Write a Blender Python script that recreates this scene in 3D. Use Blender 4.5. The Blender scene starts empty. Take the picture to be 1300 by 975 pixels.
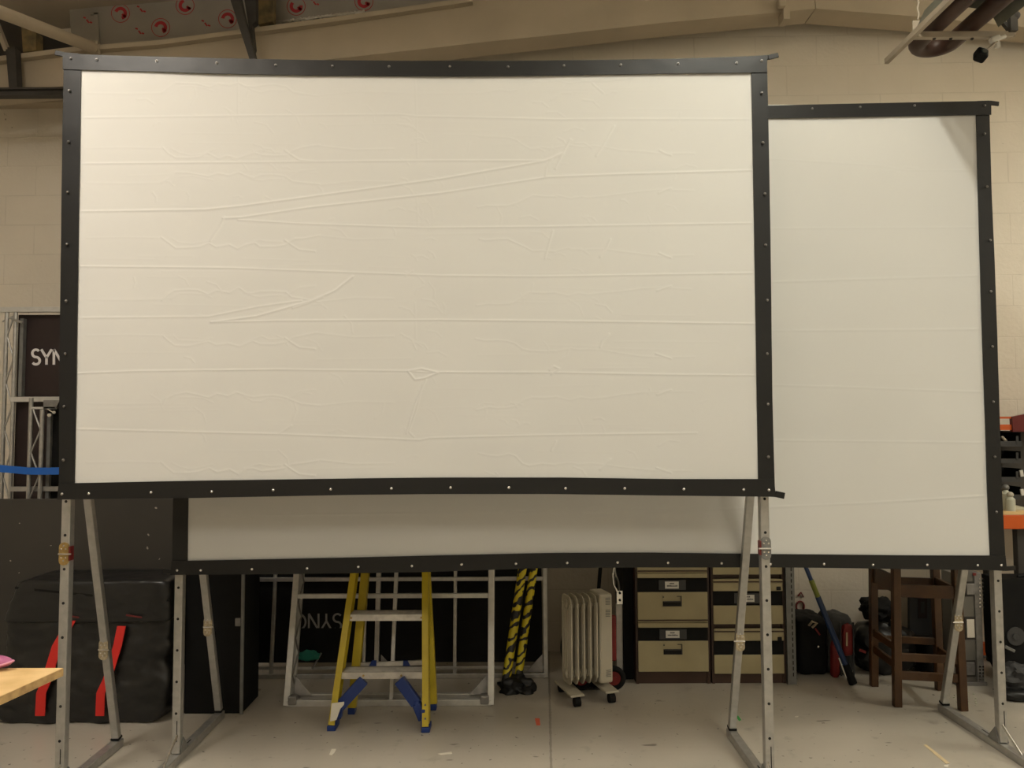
import bpy, bmesh, math, random
import numpy as np
from mathutils import Vector, Matrix, noise
random.seed(7)
S = bpy.context.scene
COL = S.collection
R = math.radians
# ------------------------------------------------------------------ camera
FPX = 975.0; CAMZ = 1.62; PITCH = R(3.05); ROLL = R(0.22)
cam = bpy.data.objects.new('camera', bpy.data.cameras.new('camera'))
COL.objects.link(cam); S.camera = cam
cam.data.sensor_width = 36; cam.data.lens = 36 * FPX / 1300
cam.data.clip_start = 0.05
CM = Matrix.Rotation(R(90) + PITCH, 3, 'X') @ Matrix.Rotation(-ROLL, 3, 'Z')
cam.matrix_world = Matrix.Translation((0, 0, CAMZ)) @ CM.to_4x4()

def ray(px, py):
    return CM @ Vector(((px - 650) / FPX, (487.5 - py) / FPX, -1))
def P(px, py, Y):
    d = ray(px, py); t = Y / d.y
    return Vector((d.x * t, Y, CAMZ + d.z * t))
def F(px, py, z=0.0):
    d = ray(px, py); t = (z - CAMZ) / d.z
    return Vector((d.x * t, d.y * t, z))

# ------------------------------------------------------------------ materials
def mat(name, rgb, rough=0.6, metal=0.0, noise_amt=0.0, scale=8.0, bump=0.0, bscale=60.0, spec=0.5, rgb2=None, detail=4, lo=.35, hi=.65, coat=0.0):
    m = bpy.data.materials.new(name); m.use_nodes = True
    nt = m.node_tree; b = nt.nodes['Principled BSDF']
    b.inputs['Base Color'].default_value = (*rgb, 1)
    b.inputs['Roughness'].default_value = rough; b.inputs['Metallic'].default_value = metal
    b.inputs['Specular IOR Level'].default_value = spec
    b.inputs['Coat Weight'].default_value = coat
    tc = nt.nodes.new('ShaderNodeTexCoord')
    if rgb2 is None and noise_amt:
        rgb2 = tuple(c * (1 - noise_amt) for c in rgb)
    if rgb2 is not None:
        n = nt.nodes.new('ShaderNodeTexNoise'); n.inputs['Scale'].default_value = scale; n.inputs['Detail'].default_value = detail
        nt.links.new(tc.outputs['Object'], n.inputs['Vector'])
        r = nt.nodes.new('ShaderNodeValToRGB'); r.color_ramp.elements[0].position = lo; r.color_ramp.elements[1].position = hi
        r.color_ramp.elements[0].color = (*rgb2, 1); r.color_ramp.elements[1].color = (*rgb, 1)
        nt.links.new(n.outputs['Fac'], r.inputs['Fac']); nt.links.new(r.outputs['Color'], b.inputs['Base Color'])
    if bump:
        n2 = nt.nodes.new('ShaderNodeTexNoise'); n2.inputs['Scale'].default_value = bscale; n2.inputs['Detail'].default_value = 3
        nt.links.new(tc.outputs['Object'], n2.inputs['Vector'])
        bp = nt.nodes.new('ShaderNodeBump'); bp.inputs['Strength'].default_value = bump; bp.inputs['Distance'].default_value = 0.01
        nt.links.new(n2.outputs['Fac'], bp.inputs['Height']); nt.links.new(bp.outputs['Normal'], b.inputs['Normal'])
    return m

M = {}
M['screen'] = mat('screen_white', (.615, .612, .592), .75, spec=.2)
M['vinyl'] = mat('black_vinyl', (.009, .009, .009), .42, bump=.15, bscale=9, spec=.38)
M['chrome'] = mat('chrome', (.75, .74, .72), .22, 1.0)
M['alu'] = mat('aluminium', (.47, .46, .435), .42, .75, noise_amt=.15, scale=30)
M['aluwhite'] = mat('satin_aluminium', (.60, .59, .56), .45, .45, noise_amt=.12, scale=25)
M['aludark'] = mat('dull_aluminium', (.30, .29, .28), .45, .6, noise_amt=.3, scale=20)
M['brass'] = mat('brass_plate', (.52, .36, .14), .38, .8, noise_amt=.3, scale=60)
M['zinc'] = mat('zinc_plate', (.55, .47, .33), .4, .7, noise_amt=.35, scale=90)
M['hole'] = mat('dark_hole', (.008, .008, .008), .9)
M['nylon'] = mat('glossy_nylon', (.0095, .0095, .0095), .36, bump=1.0, bscale=6, spec=.5)
M['redplastic'] = mat('red_plastic', (.12, .008, .008), .4)
M['black'] = mat('black_paint', (.006, .006, .006), .7, noise_amt=.3, scale=10, spec=.2)
M['blackfab'] = mat('black_nylon', (.0095, .0095, .0095), .42, bump=.35, bscale=7, noise_amt=.3, scale=5, spec=.35)
M['redstrap'] = mat('red_webbing', (.62, .018, .012), .6, bump=.2, bscale=300)
M['yellow'] = mat('yellow_fibreglass', (.50, .38, .012), .42, noise_amt=.12, scale=12)
M['bluep'] = mat('blue_plastic', (.006, .028, .16), .4)
M['step'] = mat('step_aluminium', (.62, .60, .56), .36, .7, noise_amt=.2, scale=30)
M['cream'] = mat('cream_enamel', (.46, .42, .33), .42, noise_amt=.08, scale=6)
M['beige'] = mat('beige_steel', (.37, .315, .18), .45, noise_amt=.12, scale=5)
M['brown'] = mat('brown_steel', (.045, .021, .012), .5, noise_amt=.2, scale=6)
M['card'] = mat('card', (.62, .60, .55), .8)
M['ink'] = mat('ink', (.04, .04, .05), .8)
M['wood'] = mat('stained_wood', (.072, .030, .007), .42, rgb2=(.040, .015, .003), scale=7, bump=.1, bscale=40)
M['ply'] = mat('plywood', (.72, .50, .24), .55, rgb2=(.58, .38, .16), scale=9, bump=.1, bscale=60)
M['plyedge'] = mat('plywood_edge', (.50, .33, .14), .7, rgb2=(.34, .21, .09), scale=40)
M['orange'] = mat('orange_beam', (.58, .095, .008), .45, noise_amt=.1)
M['grey'] = mat('grey_plastic', (.035, .035, .036), .5)
M['snapdark'] = mat('snap_dark_reflection', (.22, .21, .20), .3, .9)  # chrome snaps again, colour darkened to paint in the dim ceiling they reflect
M['greysteel'] = mat('grey_steel', (.20, .20, .19), .5, .4, noise_amt=.2, scale=20)
M['purple'] = mat('purple_plastic', (.38, .10, .22), .4)
M['pink'] = mat('pink_rim', (.62, .26, .38), .4)
M['teal'] = mat('teal_cloth', (.01, .16, .11), .8)
M['blue'] = mat('blue_webbing', (.01, .12, .50), .6)
M['polblue'] = mat('blue_pole', (.010, .030, .095), .35)
M['limey'] = mat('lime_tape', (.17, .19, .025), .5)
M['redcloth'] = mat('red_cloth', (.22, .014, .012), .6, noise_amt=.3)
M['greycloth'] = mat('grey_cloth', (.038, .038, .038), .7, noise_amt=.4, scale=12, bump=.5, bscale=20)
M['tube'] = mat('heater_tube', (.065, .030, .020), .5, noise_amt=.3)
M['reflector'] = mat('reflector', (.22, .23, .19), .4, .5, noise_amt=.25, scale=10)
M['palesteel'] = mat('pale_painted_steel', (.42, .36, .28), .55, noise_amt=.15)
M['darksteel'] = mat('dark_steel', (.045, .04, .035), .6, noise_amt=.3)
M['rafter'] = mat('cream_painted_steel', (.46, .39, .29), .6, noise_amt=.12, scale=2.5)
M['timber'] = mat('old_timber', (.30, .22, .10), .8, rgb2=(.12, .10, .06), scale=12)
M['panelbrown'] = mat('dark_brown_panel', (.018, .007, .006), .6, noise_amt=.2)
M['lettering'] = mat('white_lettering', (.70, .68, .68), .5)
M['rubber'] = mat('rubber', (.008, .008, .008), .8, spec=.2)
M['paper'] = mat('paper', (.68, .64, .55), .8)
M['masking'] = mat('masking_tape', (.55, .44, .27), .7)
M['orangetape'] = mat('orange_tape', (.60, .12, .06), .7)
M['greentape'] = mat('green_tape', (.05, .35, .08), .7)
M['ceil'] = mat('ceiling_sheet', (.50, .435, .34), .7, noise_amt=.15, scale=1.5)
M['mark'] = mat('red_print', (.40, .025, .03), .7)
M['foil'] = mat('foil_board', (.36, .33, .28), .42, .3, noise_amt=.15, scale=3, bump=.15, bscale=5)
M['foiledge'] = mat('bright_foil_tape', (.75, .72, .65), .3, .9, bump=.6, bscale=50)
M['clear'] = mat('frosted_plastic', (.50, .50, .40), .3)
M['glass'] = mat('lens_glass', (.02, .03, .03), .1)
M['lampglow'] = mat('lamp_tube', (1, .93, .8), .5)

def board_mat():       # dark painted board with sparse pale chips
    m = mat('scuffed_black_board', (.040, .035, .028), .7, noise_amt=.2, scale=2)
    nt = m.node_tree; b = nt.nodes['Principled BSDF']
    src = b.inputs['Base Color'].links[0].from_socket
    tc = nt.nodes.new('ShaderNodeTexCoord')
    n = nt.nodes.new('ShaderNodeTexNoise'); n.inputs['Scale'].default_value = 26; n.inputs['Detail'].default_value = 1
    nt.links.new(tc.outputs['Object'], n.inputs['Vector'])
    r = nt.nodes.new('ShaderNodeValToRGB'); r.color_ramp.elements[0].position = .765; r.color_ramp.elements[1].position = .775
    nt.links.new(n.outputs['Fac'], r.inputs['Fac'])
    mx = nt.nodes.new('ShaderNodeMixRGB'); mx.inputs['Color2'].default_value = (.34, .30, .24, 1)
    nt.links.new(r.outputs['Color'], mx.inputs['Fac']); nt.links.new(src, mx.inputs['Color1'])
    nt.links.new(mx.outputs['Color'], b.inputs['Base Color'])
    return m
M['board'] = board_mat()

WALLY0 = 5.60; WALLK = -0.030       # wall_back: y = WALLY0 + WALLK * x
def wall_y(x): return WALLY0 + WALLK * x
def wall_mat():
    m = bpy.data.materials.new('painted_blockwork'); m.use_nodes = True
    nt = m.node_tree; b = nt.nodes['Principled BSDF']; L = nt.links.new
    tc = nt.nodes.new('ShaderNodeTexCoord')
    sep = nt.nodes.new('ShaderNodeSeparateXYZ'); L(tc.outputs['Object'], sep.inputs[0])
    cmb = nt.nodes.new('ShaderNodeCombineXYZ')
    addx = nt.nodes.new('ShaderNodeMath'); addx.operation = 'ADD'; addx.inputs[1].default_value = WX
    addz = nt.nodes.new('ShaderNodeMath'); addz.operation = 'ADD'; addz.inputs[1].default_value = WZ
    L(sep.outputs['X'], addx.inputs[0]); L(sep.outputs['Z'], addz.inputs[0])
    L(addx.outputs[0], cmb.inputs['X']); L(addz.outputs[0], cmb.inputs['Y'])
    br = nt.nodes.new('ShaderNodeTexBrick')
    br.inputs['Scale'].default_value = 1; br.inputs['Brick Width'].default_value = .45; br.inputs['Row Height'].default_value = .225
    br.inputs['Mortar Size'].default_value = .0055; br.inputs['Mortar Smooth'].default_value = .6
    br.inputs['Color1'].default_value = (1, 1, 1, 1); br.inputs['Color2'].default_value = (1, 1, 1, 1); br.inputs['Mortar'].default_value = (0, 0, 0, 1)
    L(cmb.outputs[0], br.inputs['Vector'])
    n = nt.nodes.new('ShaderNodeTexNoise'); n.inputs['Scale'].default_value = 1.7; n.inputs['Detail'].default_value = 6
    L(tc.outputs['Object'], n.inputs['Vector'])
    r = nt.nodes.new('ShaderNodeValToRGB')
    r.color_ramp.elements[0].position = .3; r.color_ramp.elements[1].position = .7
    r.color_ramp.elements[0].color = (.62, .565, .475, 1); r.color_ramp.elements[1].color = (.69, .63, .535, 1)
    L(n.outputs['Fac'], r.inputs['Fac'])
    # small chips
    n3 = nt.nodes.new('ShaderNodeTexNoise'); n3.inputs['Scale'].default_value = 16; n3.inputs['Detail'].default_value = 2
    L(tc.outputs['Object'], n3.inputs['Vector'])
    r3 = nt.nodes.new('ShaderNodeValToRGB'); r3.color_ramp.elements[0].position = .76; r3.color_ramp.elements[1].position = .80
    L(n3.outputs['Fac'], r3.inputs['Fac'])
    mx = nt.nodes.new('ShaderNodeMixRGB'); L(r3.outputs['Color'], mx.inputs['Fac']); L(r.outputs['Color'], mx.inputs['Color1'])
    mx.inputs['Color2'].default_value = (.30, .26, .20, 1)
    # mortar break-up: joints nearly painted over in places
    n4 = nt.nodes.new('ShaderNodeTexNoise'); n4.inputs['Scale'].default_value = 2.2; n4.inputs['Detail'].default_value = 2
    L(tc.outputs['Object'], n4.inputs['Vector'])
    r4 = nt.nodes.new('ShaderNodeMapRange'); r4.inputs['From Min'].default_value = .35; r4.inputs['From Max'].default_value = .65
    r4.inputs['To Min'].default_value = .0; r4.inputs['To Max'].default_value = .19
    L(n4.outputs['Fac'], r4.inputs['Value'])
    inv = nt.nodes.new('ShaderNodeMath'); inv.operation = 'MULTIPLY'; L(br.outputs['Fac'], inv.inputs[0]); L(r4.outputs[0], inv.inputs[1])
    mx2 = nt.nodes.new('ShaderNodeMixRGB'); L(inv.outputs[0], mx2.inputs['Fac']); L(mx.outputs['Color'], mx2.inputs['Color1'])
    mx2.inputs['Color2'].default_value = (.22, .19, .14, 1)
    L(mx2.outputs['Color'], b.inputs['Base Color'])
    b.inputs['Roughness'].default_value = .55
    n2 = nt.nodes.new('ShaderNodeTexNoise'); n2.inputs['Scale'].default_value = 40; n2.inputs['Detail'].default_value = 4
    L(tc.outputs['Object'], n2.inputs['Vector'])
    mm = nt.nodes.new('ShaderNodeMath'); mm.operation = 'MULTIPLY_ADD'; L(br.outputs['Color'], mm.inputs[0]); mm.inputs[1].default_value = .35; L(n2.outputs['Fac'], mm.inputs[2])
    bp = nt.nodes.new('ShaderNodeBump'); bp.inputs['Strength'].default_value = .28; bp.inputs['Distance'].default_value = .008
    L(mm.outputs[0], bp.inputs['Height']); L(bp.outputs['Normal'], b.inputs['Normal'])
    return m
WX = -P(1284, 330, wall_y(3.6)).x + .45 * 20
WZ = -P(1285, 310, wall_y(3.6)).z + .225 * 41
M['wall'] = wall_mat()
def plain_wall():
    return mat('painted_wall', (.64, .585, .49), .6, noise_amt=.08, scale=2)
M['wall2'] = plain_wall()

def floor_mat():
    m = bpy.data.materials.new('painted_concrete'); m.use_nodes = True
    nt = m.node_tree; b = nt.nodes['Principled BSDF']; L = nt.links.new
    tc = nt.nodes.new('ShaderNodeTexCoord')
    def ns(scale, det=5, vec=None):
        n = nt.nodes.new('ShaderNodeTexNoise'); n.inputs['Scale'].default_value = scale; n.inputs['Detail'].default_value = det
        L(vec or tc.outputs['Object'], n.inputs['Vector']); return n.outputs['Fac']
    def ramp(fac, a, bb, c0, c1):
        r = nt.nodes.new('ShaderNodeValToRGB'); r.color_ramp.elements[0].position = a; r.color_ramp.elements[1].position = bb
        r.color_ramp.elements[0].color = c0; r.color_ramp.elements[1].color = c1; L(fac, r.inputs['Fac']); return r.outputs['Color']
    def mix(f, a, c, mode='MIX'):
        x = nt.nodes.new('ShaderNodeMixRGB'); x.blend_type = mode
        if isinstance(f, float): x.inputs['Fac'].default_value = f
        else: L(f, x.inputs['Fac'])
        L(a, x.inputs['Color1'])
        if isinstance(c, tuple): x.inputs['Color2'].default_value = c
        else: L(c, x.inputs['Color2'])
        return x.outputs['Color']
    W = (1, 1, 1, 1); K = (0, 0, 0, 1)
    base = ramp(ns(1.3, 6), .3, .7, (.35, .32, .27, 1), (.45, .41, .345, 1))
    base = mix(ramp(ns(9, 5), .62, .78, K, W), base, (.27, .24, .20, 1))
    base = mix(ramp(ns(30, 2), .70, .73, K, W), base, (.10, .085, .07, 1))
    # scuff marks, stretched sideways
    mp = nt.nodes.new('ShaderNodeMapping'); mp.inputs['Scale'].default_value = (5, 16, 1); mp.inputs['Location'].default_value = (3.1, 1.7, 0)
    L(tc.outputs['Object'], mp.inputs['Vector'])
    base = mix(ramp(ns(1.0, 2, mp.outputs[0]), .715, .745, K, W), base, (.15, .13, .105, 1))
    # saw-cut joint
    sep = nt.nodes.new('ShaderNodeSeparateXYZ'); L(tc.outputs['Object'], sep.inputs[0])
    a = nt.nodes.new('ShaderNodeMath'); a.operation = 'SUBTRACT'; ja = F(697.5, 875); jb = F(699.5, 965); jk = (jb.x - ja.x) / (jb.y - ja.y)
    ml = nt.nodes.new('ShaderNodeMath'); ml.operation = 'MULTIPLY_ADD'; L(sep.outputs['Y'], ml.inputs[0]); ml.inputs[1].default_value = jk; ml.inputs[2].default_value = ja.x - jk * ja.y
    L(sep.outputs['X'], a.inputs[0]); L(ml.outputs[0], a.inputs[1])
    a2 = nt.nodes.new('ShaderNodeMath'); a2.operation = 'ABSOLUTE'; L(a.outputs[0], a2.inputs[0])
    wn = nt.nodes.new('ShaderNodeMath'); wn.operation = 'MULTIPLY'; L(ns(25, 3), wn.inputs[0]); wn.inputs[1].default_value = .012
    a3 = nt.nodes.new('ShaderNodeMath'); a3.operation = 'LESS_THAN'; L(a2.outputs[0], a3.inputs[0]); L(wn.outputs[0], a3.inputs[1])
    f3 = nt.nodes.new('ShaderNodeMath'); f3.operation = 'MULTIPLY'; L(a3.outputs[0], f3.inputs[0]); f3.inputs[1].default_value = .55
    base = mix(f3.outputs[0], base, (.10, .08, .06, 1))
    L(base, b.inputs['Base Color'])
    rr = nt.nodes.new('ShaderNodeMapRange'); L(ns(3, 4), rr.inputs['Value']); rr.inputs['To Min'].default_value = .22; rr.inputs['To Max'].default_value = .42
    L(rr.outputs[0], b.inputs['Roughness'])
    bp = nt.nodes.new('ShaderNodeBump'); bp.inputs['Strength'].default_value = .12; bp.inputs['Distance'].default_value = .004
    L(ns(35, 4), bp.inputs['Height']); L(bp.outputs['Normal'], b.inputs['Normal'])
    return m
M['floor'] = floor_mat()

# ------------------------------------------------------------------ mesh helpers
class MB:
    def __init__(s): s.bm = bmesh.new()
    def box(s, c, size, rot=None, bevel=0.0):
        g = bmesh.ops.create_cube(s.bm, size=1)
        vs = g['verts']
        mm = Matrix.Translation(c) @ (rot.to_4x4() if rot is not None else Matrix.Identity(4)) @ Matrix.Diagonal((*size, 1))
        bmesh.ops.transform(s.bm, matrix=mm, verts=vs)
        if bevel > 0:
            es = list({e for v in vs for e in v.link_edges})
            bmesh.ops.bevel(s.bm, geom=es, offset=min(bevel, min(size) * .45), segments=2, affect='EDGES', profile=.5)
        return s
    def span(s, a, b, bevel=0.0):   # axis aligned box from corner to corner
        a = Vector(a); b = Vector(b)
        return s.box((a + b) / 2, [max(abs(x), 1e-4) for x in (b - a)], None, bevel)
    def bar(s, a, b, w, d, up=(0, 1, 0), bevel=0.0):  # bar a->b, w across, d along 'up'
        a = Vector(a); b = Vector(b); z = (b - a); ln = z.length; z.normalize()
        y = Vector(up); y = (y - z * y.dot(z)).normalized(); x = y.cross(z)
        rot = Matrix((x, y, z)).transposed()
        return s.box((a + b) / 2, (w, d, ln), rot, bevel)
    def cyl(s, a, b, r, r2=None, seg=16):
        a = Vector(a); b = Vector(b); z = b - a; ln = z.length
        q = Vector((0, 0, 1)).rotation_difference(z.normalized())
        g = bmesh.ops.create_cone(s.bm, cap_ends=True, segments=seg, radius1=r, radius2=r if r2 is None else r2, depth=ln)
        bmesh.ops.transform(s.bm, matrix=Matrix.Translation((a + b) / 2) @ q.to_matrix().to_4x4(), verts=g['verts'])
        return s
    def ball(s, c, r, sc=(1, 1, 1), seg=14):
        g = bmesh.ops.create_uvsphere(s.bm, u_segments=seg, v_segments=max(6, seg // 2 + 1), radius=r)
        bmesh.ops.transform(s.bm, matrix=Matrix.Translation(c) @ Matrix.Diagonal((*sc, 1)), verts=g['verts'])
        return s
    def tube(s, pts, r, seg=8, closed=False):
        pts = [Vector(p) for p in pts]; n = len(pts); rings = []
        ref = Vector((0.13, 0.27, 0.95))
        for i, p in enumerate(pts):
            t = (pts[(i + 1) % n] - pts[i - 1]) if closed else (pts[min(i + 1, n - 1)] - pts[max(i - 1, 0)])
            t.normalize()
            x = ref - t * ref.dot(t)
            if x.length < 1e-3: x = Vector((1, 0, 0)) - t * t.x
            x.normalize(); y = t.cross(x); ref = x
            rr = r[i] if isinstance(r, (list, tuple)) else r
            rings.append([s.bm.verts.new(p + (x * math.cos(2 * math.pi * k / seg) + y * math.sin(2 * math.pi * k / seg)) * rr) for k in range(seg)])
        m = n if closed else n - 1
        for i in range(m):
            A = rings[i]; B = rings[(i + 1) % n]
            for k in range(seg):
                s.bm.faces.new((A[k], A[(k + 1) % seg], B[(k + 1) % seg], B[k]))
        if not closed:
            s.bm.faces.new(rings[0][::-1]); s.bm.faces.new(rings[-1])
        return s
    def prism(s, pts, off):          # polygon (3D points) extruded by vector off
        off = Vector(off)
        a = [s.bm.verts.new(Vector(p)) for p in pts]; b = [s.bm.verts.new(Vector(p) + off) for p in pts]
        n = len(a)
        s.bm.faces.new(a); s.bm.faces.new(b[::-1])
        for i in range(n):
            s.bm.faces.new((a[i], b[i], b[(i + 1) % n], a[(i + 1) % n]))
        return s
    def poly(s, pix, Y, th):         # outline read at depth Y given real thickness th
        return s.prism([P(x, y, Y) for x, y in pix], (0, th, 0))
    def build(s, name, m, parent=None, smooth=False, kind=None, label=None):
        bmesh.ops.recalc_face_normals(s.bm, faces=s.bm.faces)
        if not smooth:
            bmesh.ops.triangulate(s.bm, faces=[f for f in s.bm.faces if len(f.verts) > 4 and len(f.verts) > 8])
        me = bpy.data.meshes.new(name); s.bm.to_mesh(me); s.bm.free()
        if smooth:
            me.polygons.foreach_set('use_smooth', [True] * len(me.polygons))
            me.update()
            try: me.set_sharp_from_angle(angle=R(40))
            except Exception: pass
        me.materials.append(M[m] if isinstance(m, str) else m)
        o = bpy.data.objects.new(name, me); COL.objects.link(o)
        if parent is not None:
            o.parent = parent
            o.matrix_parent_inverse = parent_world(parent).inverted()
        if kind: o['kind'] = kind
        if label: o['label'] = label
        return o
def parent_world(p):
    m = Matrix.Translation(p.location)
    if p.parent is not None and p.parent.type == 'EMPTY' and p.type == 'EMPTY': m = parent_world(p.parent) @ m
    return m if p.type == 'EMPTY' else parent_chain(p)
def parent_chain(p):
    return Matrix.Identity(4)   # mesh parents sit at the world origin once their inverse is applied
def thing(name, label, cat, loc, group=None):
    o = bpy.data.objects.new(name, None); COL.objects.link(o)
    o.empty_display_size = .1
    o.location = loc; o['label'] = label; o['category'] = cat
    if group: o['group'] = group
    return o
def tag(o, label, cat, group=None):
    o['label'] = label; o['category'] = cat
    if group: o['group'] = group
    return o

# ------------------------------------------------------------------ the room
def quad(name, pts, m, th=(0, 0, -.02)):
    return MB().prism(pts, th).build(name, m, kind='structure')
XL, XR, YB = -6.0, 6.0, -5.0
CA = P(42, 17, 5.46); CBq = P(220, 2, 5.46); CKs = (CBq.z - CA.z) / (CBq.x - CA.x)
APX = 2.15
def ceil_z(x): return CA.z + CKs * (x - CA.x) if x < APX else CA.z + CKs * (APX - CA.x) - CKs * (x - APX)
quad('floor', [(XL, YB, 0), (XR, YB, 0), (XR, 6.2, 0), (XL, 6.2, 0)], 'floor', (0, 0, -.1))
quad('wall_back', [(XL, wall_y(XL), 0), (XR, wall_y(XR), 0), (XR, wall_y(XR), 5.3), (XL, wall_y(XL), 5.3)], 'wall', (0, .2, 0))
quad('wall_left', [(XL, YB, 0), (XL, 6.2, 0), (XL, 6.2, 5.2), (XL, YB, 5.2)], 'wall2', (-.1, 0, 0))
quad('wall_right', [(XR, YB, 0), (XR, 6.2, 0), (XR, 6.2, 5.2), (XR, YB, 5.2)], 'wall2', (.1, 0, 0))
quad('wall_front', [(XL, YB, 0), (XR, YB, 0), (XR, YB, 5.3), (XL, YB, 5.3)], 'wall2', (0, -.1, 0))
cb = MB()
cb.prism([(XL - .1, YB, ceil_z(XL)), (APX, YB, ceil_z(APX)), (APX, 6.2, ceil_z(APX)), (XL - .1, 6.2, ceil_z(XL))], (0, 0, .08))
cb.prism([(XR + .1, YB, ceil_z(XR)), (APX, YB, ceil_z(APX)), (APX, 6.2, ceil_z(APX)), (XR + .1, 6.2, ceil_z(XR))], (0, 0, .08))
cb.build('ceiling', 'ceil', kind='structure')

# foil faced insulation on the gable above the rafter
FY = 5.46
foil = MB().poly([(88, 10), (200, 0), (330, -14), (640, -40), (660, -12), (470, 16), (420, 23), (200, 53), (100, 66), (90, 40)], FY, .03).build('wall_gable', 'foil', kind='structure')
def arcpts(cx, cy, r, a0, a1, n=20):
    return [(cx + r * math.cos(R(a0 + (a1 - a0) * i / n)), cy + r * math.sin(R(a0 + (a1 - a0) * i / n))) for i in range(n + 1)]
def stroke(mb, pix, Y, w, th=.0015):      # stroke of pixel width w on plane Y, standing th proud
    pts = [P(x, y, Y) for x, y in pix]; ww = w / FPX * Y
    n = len(pts); L = []; Rr = []
    for i, p in enumerate(pts):
        t = (pts[min(i + 1, n - 1)] - pts[max(i - 1, 0)]); t.normalize()
        nrm = Vector((-t.z, 0, t.x))
        L.append(p + nrm * ww / 2); Rr.append(p - nrm * ww / 2)
    for i in range(n - 1):
        mb.prism([L[i], L[i + 1], Rr[i + 1], Rr[i]], (0, -th, 0))
    return mb
for k, (cx, cy, rot) in enumerate([(153, 17, 200), (204, 35, 190), (235, 7, 20), (289, 24, 185), (376, 8, 350), (462, 2, 10)]):
    mb = MB(); stroke(mb, arcpts(cx, cy, 11.5, 0, 360, 30), FY, .8)
    stroke(mb, arcpts(cx, cy, 6.2, rot, rot + 235, 16), FY, 4.2)
    stroke(mb, [(cx + 2, cy + 1), (cx + 7, cy + 5)], FY, 3)
    mb.build('printed_logo', 'mark', foil)
for (x, y) in [(180, 12), (178, 40), (262, 30), (112, 26), (400, 3), (330, 6)]:
    mb = MB()
    for q in range(3): stroke(mb, [(x + q * 4 - 6, y + q * 3 - 4), (x + q * 4 - 3, y + q * 3 - 3 + (q % 2) * 3)], FY, 2.0)
    mb.build('printed_text', 'mark', foil)
mb = MB()
for i in range(26):
    x = 346 + i * 4.6; y = 29 - (x - 346) * .121
    mb.box(P(x, y, FY - .01), (.028, .012, .014 + .006 * random.random()), Matrix.Rotation(random.uniform(-.5, .5), 3, 'Y'))
mb.build('foil_tape', 'foiledge', foil, label='crumpled shiny foil tape')
mb = MB(); mb.poly([(119, 16), (124, 16), (126, 64), (121, 64)], FY - .02, .02); mb.poly([(114, 15), (124, 15), (124, 18), (114, 18)], FY - .02, .02)
mb.build('foil_seam', 'foil', foil)

# cream steel rafter along the gable, apex splice
RY = 5.20
mb = MB()
mb.poly([(-60, 80), (0, 72), (95, 60), (200, 52), (420, 23), (600, -3), (820, -30), (1030, -46), (1035, 11), (988, 15.5), (842, 29), (697, 45), (600, 55), (459, 71), (200, 98), (0, 117), (-60, 123)], RY, .2)
mb.poly([(-60, 79), (0, 71), (95, 59), (200, 51), (420, 22), (600, -4), (600, 2), (420, 28), (200, 57), (95, 65), (0, 77), (-60, 85)], RY - .05, .05)
mb.build('trim_1', 'rafter', kind='structure')
mb = MB()
mb.poly([(1036, 11), (1158, 20.5), (1420, 46), (1420, -10), (1200, -30), (1031, -46)], RY, .2)
mb.build('trim_2', 'rafter', kind='structure')
mb = MB(); mb.poly([(994, -20), (1003, -20), (1003, 24), (995, 24)], RY - .03, .1); mb.box(P(992, 4, RY - .05), (.05, .05, .06), bevel=.01)
mb.build('trim_3', 'rafter', kind='structure')
mb = MB()   # plaster ledge under the rail on the wall
a = P(-40, 128, 5.62); b = P(140, 124, 5.62)
mb.span((a.x, 5.60, a.z - .025), (b.x, 5.78, a.z + .025), .004)
mb.build('trim_4', 'rafter', kind='structure')

# dark roof steelwork, upper left
t = thing('steel_rail', 'dark horizontal steel rail on the block wall level with the screen top', 'rail', P(40, 118, 5.12))
mb = MB(); mb.bar(P(-60, 119, 5.12), P(200, 117, 5.12), .055, .06); mb.bar(P(-60, 114.5, 5.09), P(200, 112.5, 5.09), .012, .05)
mb.build('rail', 'darksteel', t)
o = MB().poly([(7, 60), (19, 60), (22, 113), (11.5, 114)], 5.08, .06).build('steel_post', 'darksteel')
tag(o, 'short dark steel post standing on the dark horizontal rail', 'post')
o = MB().poly([(-40, 4), (0, 18), (24, 28), (60, 45), (96, 59), (0, 71), (-40, 76)], 5.43, .02).build('trim_recess_shade', 'darksteel', kind='structure')  # dark sheet painting in the shaded recess between tube brace and rafter
o = MB().poly([(27, 33), (46, 40), (46, 64), (29, 66)], 5.33, .08).build('timber_block', 'timber')
tag(o, 'weathered yellowish timber block packed above the cream rafter', 'block')
o = MB().bar(P(-14, 6, 4.9), P(9, 64, 5.1), .03, .03).build('roof_strut', 'palesteel')
tag(o, 'thin pale steel strut meeting the short dark post', 'strut')
t = thing('roof_brace', 'beige round tube brace running diagonally down to the foil boards', 'brace', P(118, 62, 5.1))
MB().cyl(P(-40, 0, 4.1), P(117, 60, 5.12), .038, seg=20).build('tube', 'rafter', t, smooth=True)
MB().poly([(114, 50), (124, 52), (125, 68), (108, 66)], 5.14, .03).build('end_plate', 'rafter', t)
t = thing('knee_brace', 'dark tapered steel brace hanging down from the roof behind the screen top edge', 'brace', P(321, 74, 5.0))
MB().poly([(276, -44), (296, -44), (303, -14), (310, 20), (325, 76), (317, 76), (288, -14)], 4.98, .05).build('strap', 'darksteel', t)
MB().poly([(303, -44), (325, -44), (325, 27), (320, 31), (323, 60), (321, 66)], 5.04, .05).build('web_plate', 'darksteel', t)
o = MB().poly([(326, -14), (346, -14), (346, 27), (328, 31)], 5.3, .08).build('timber_block', 'timber')
tag(o, 'greenish timber block beside the tapered dark brace', 'block')

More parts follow.
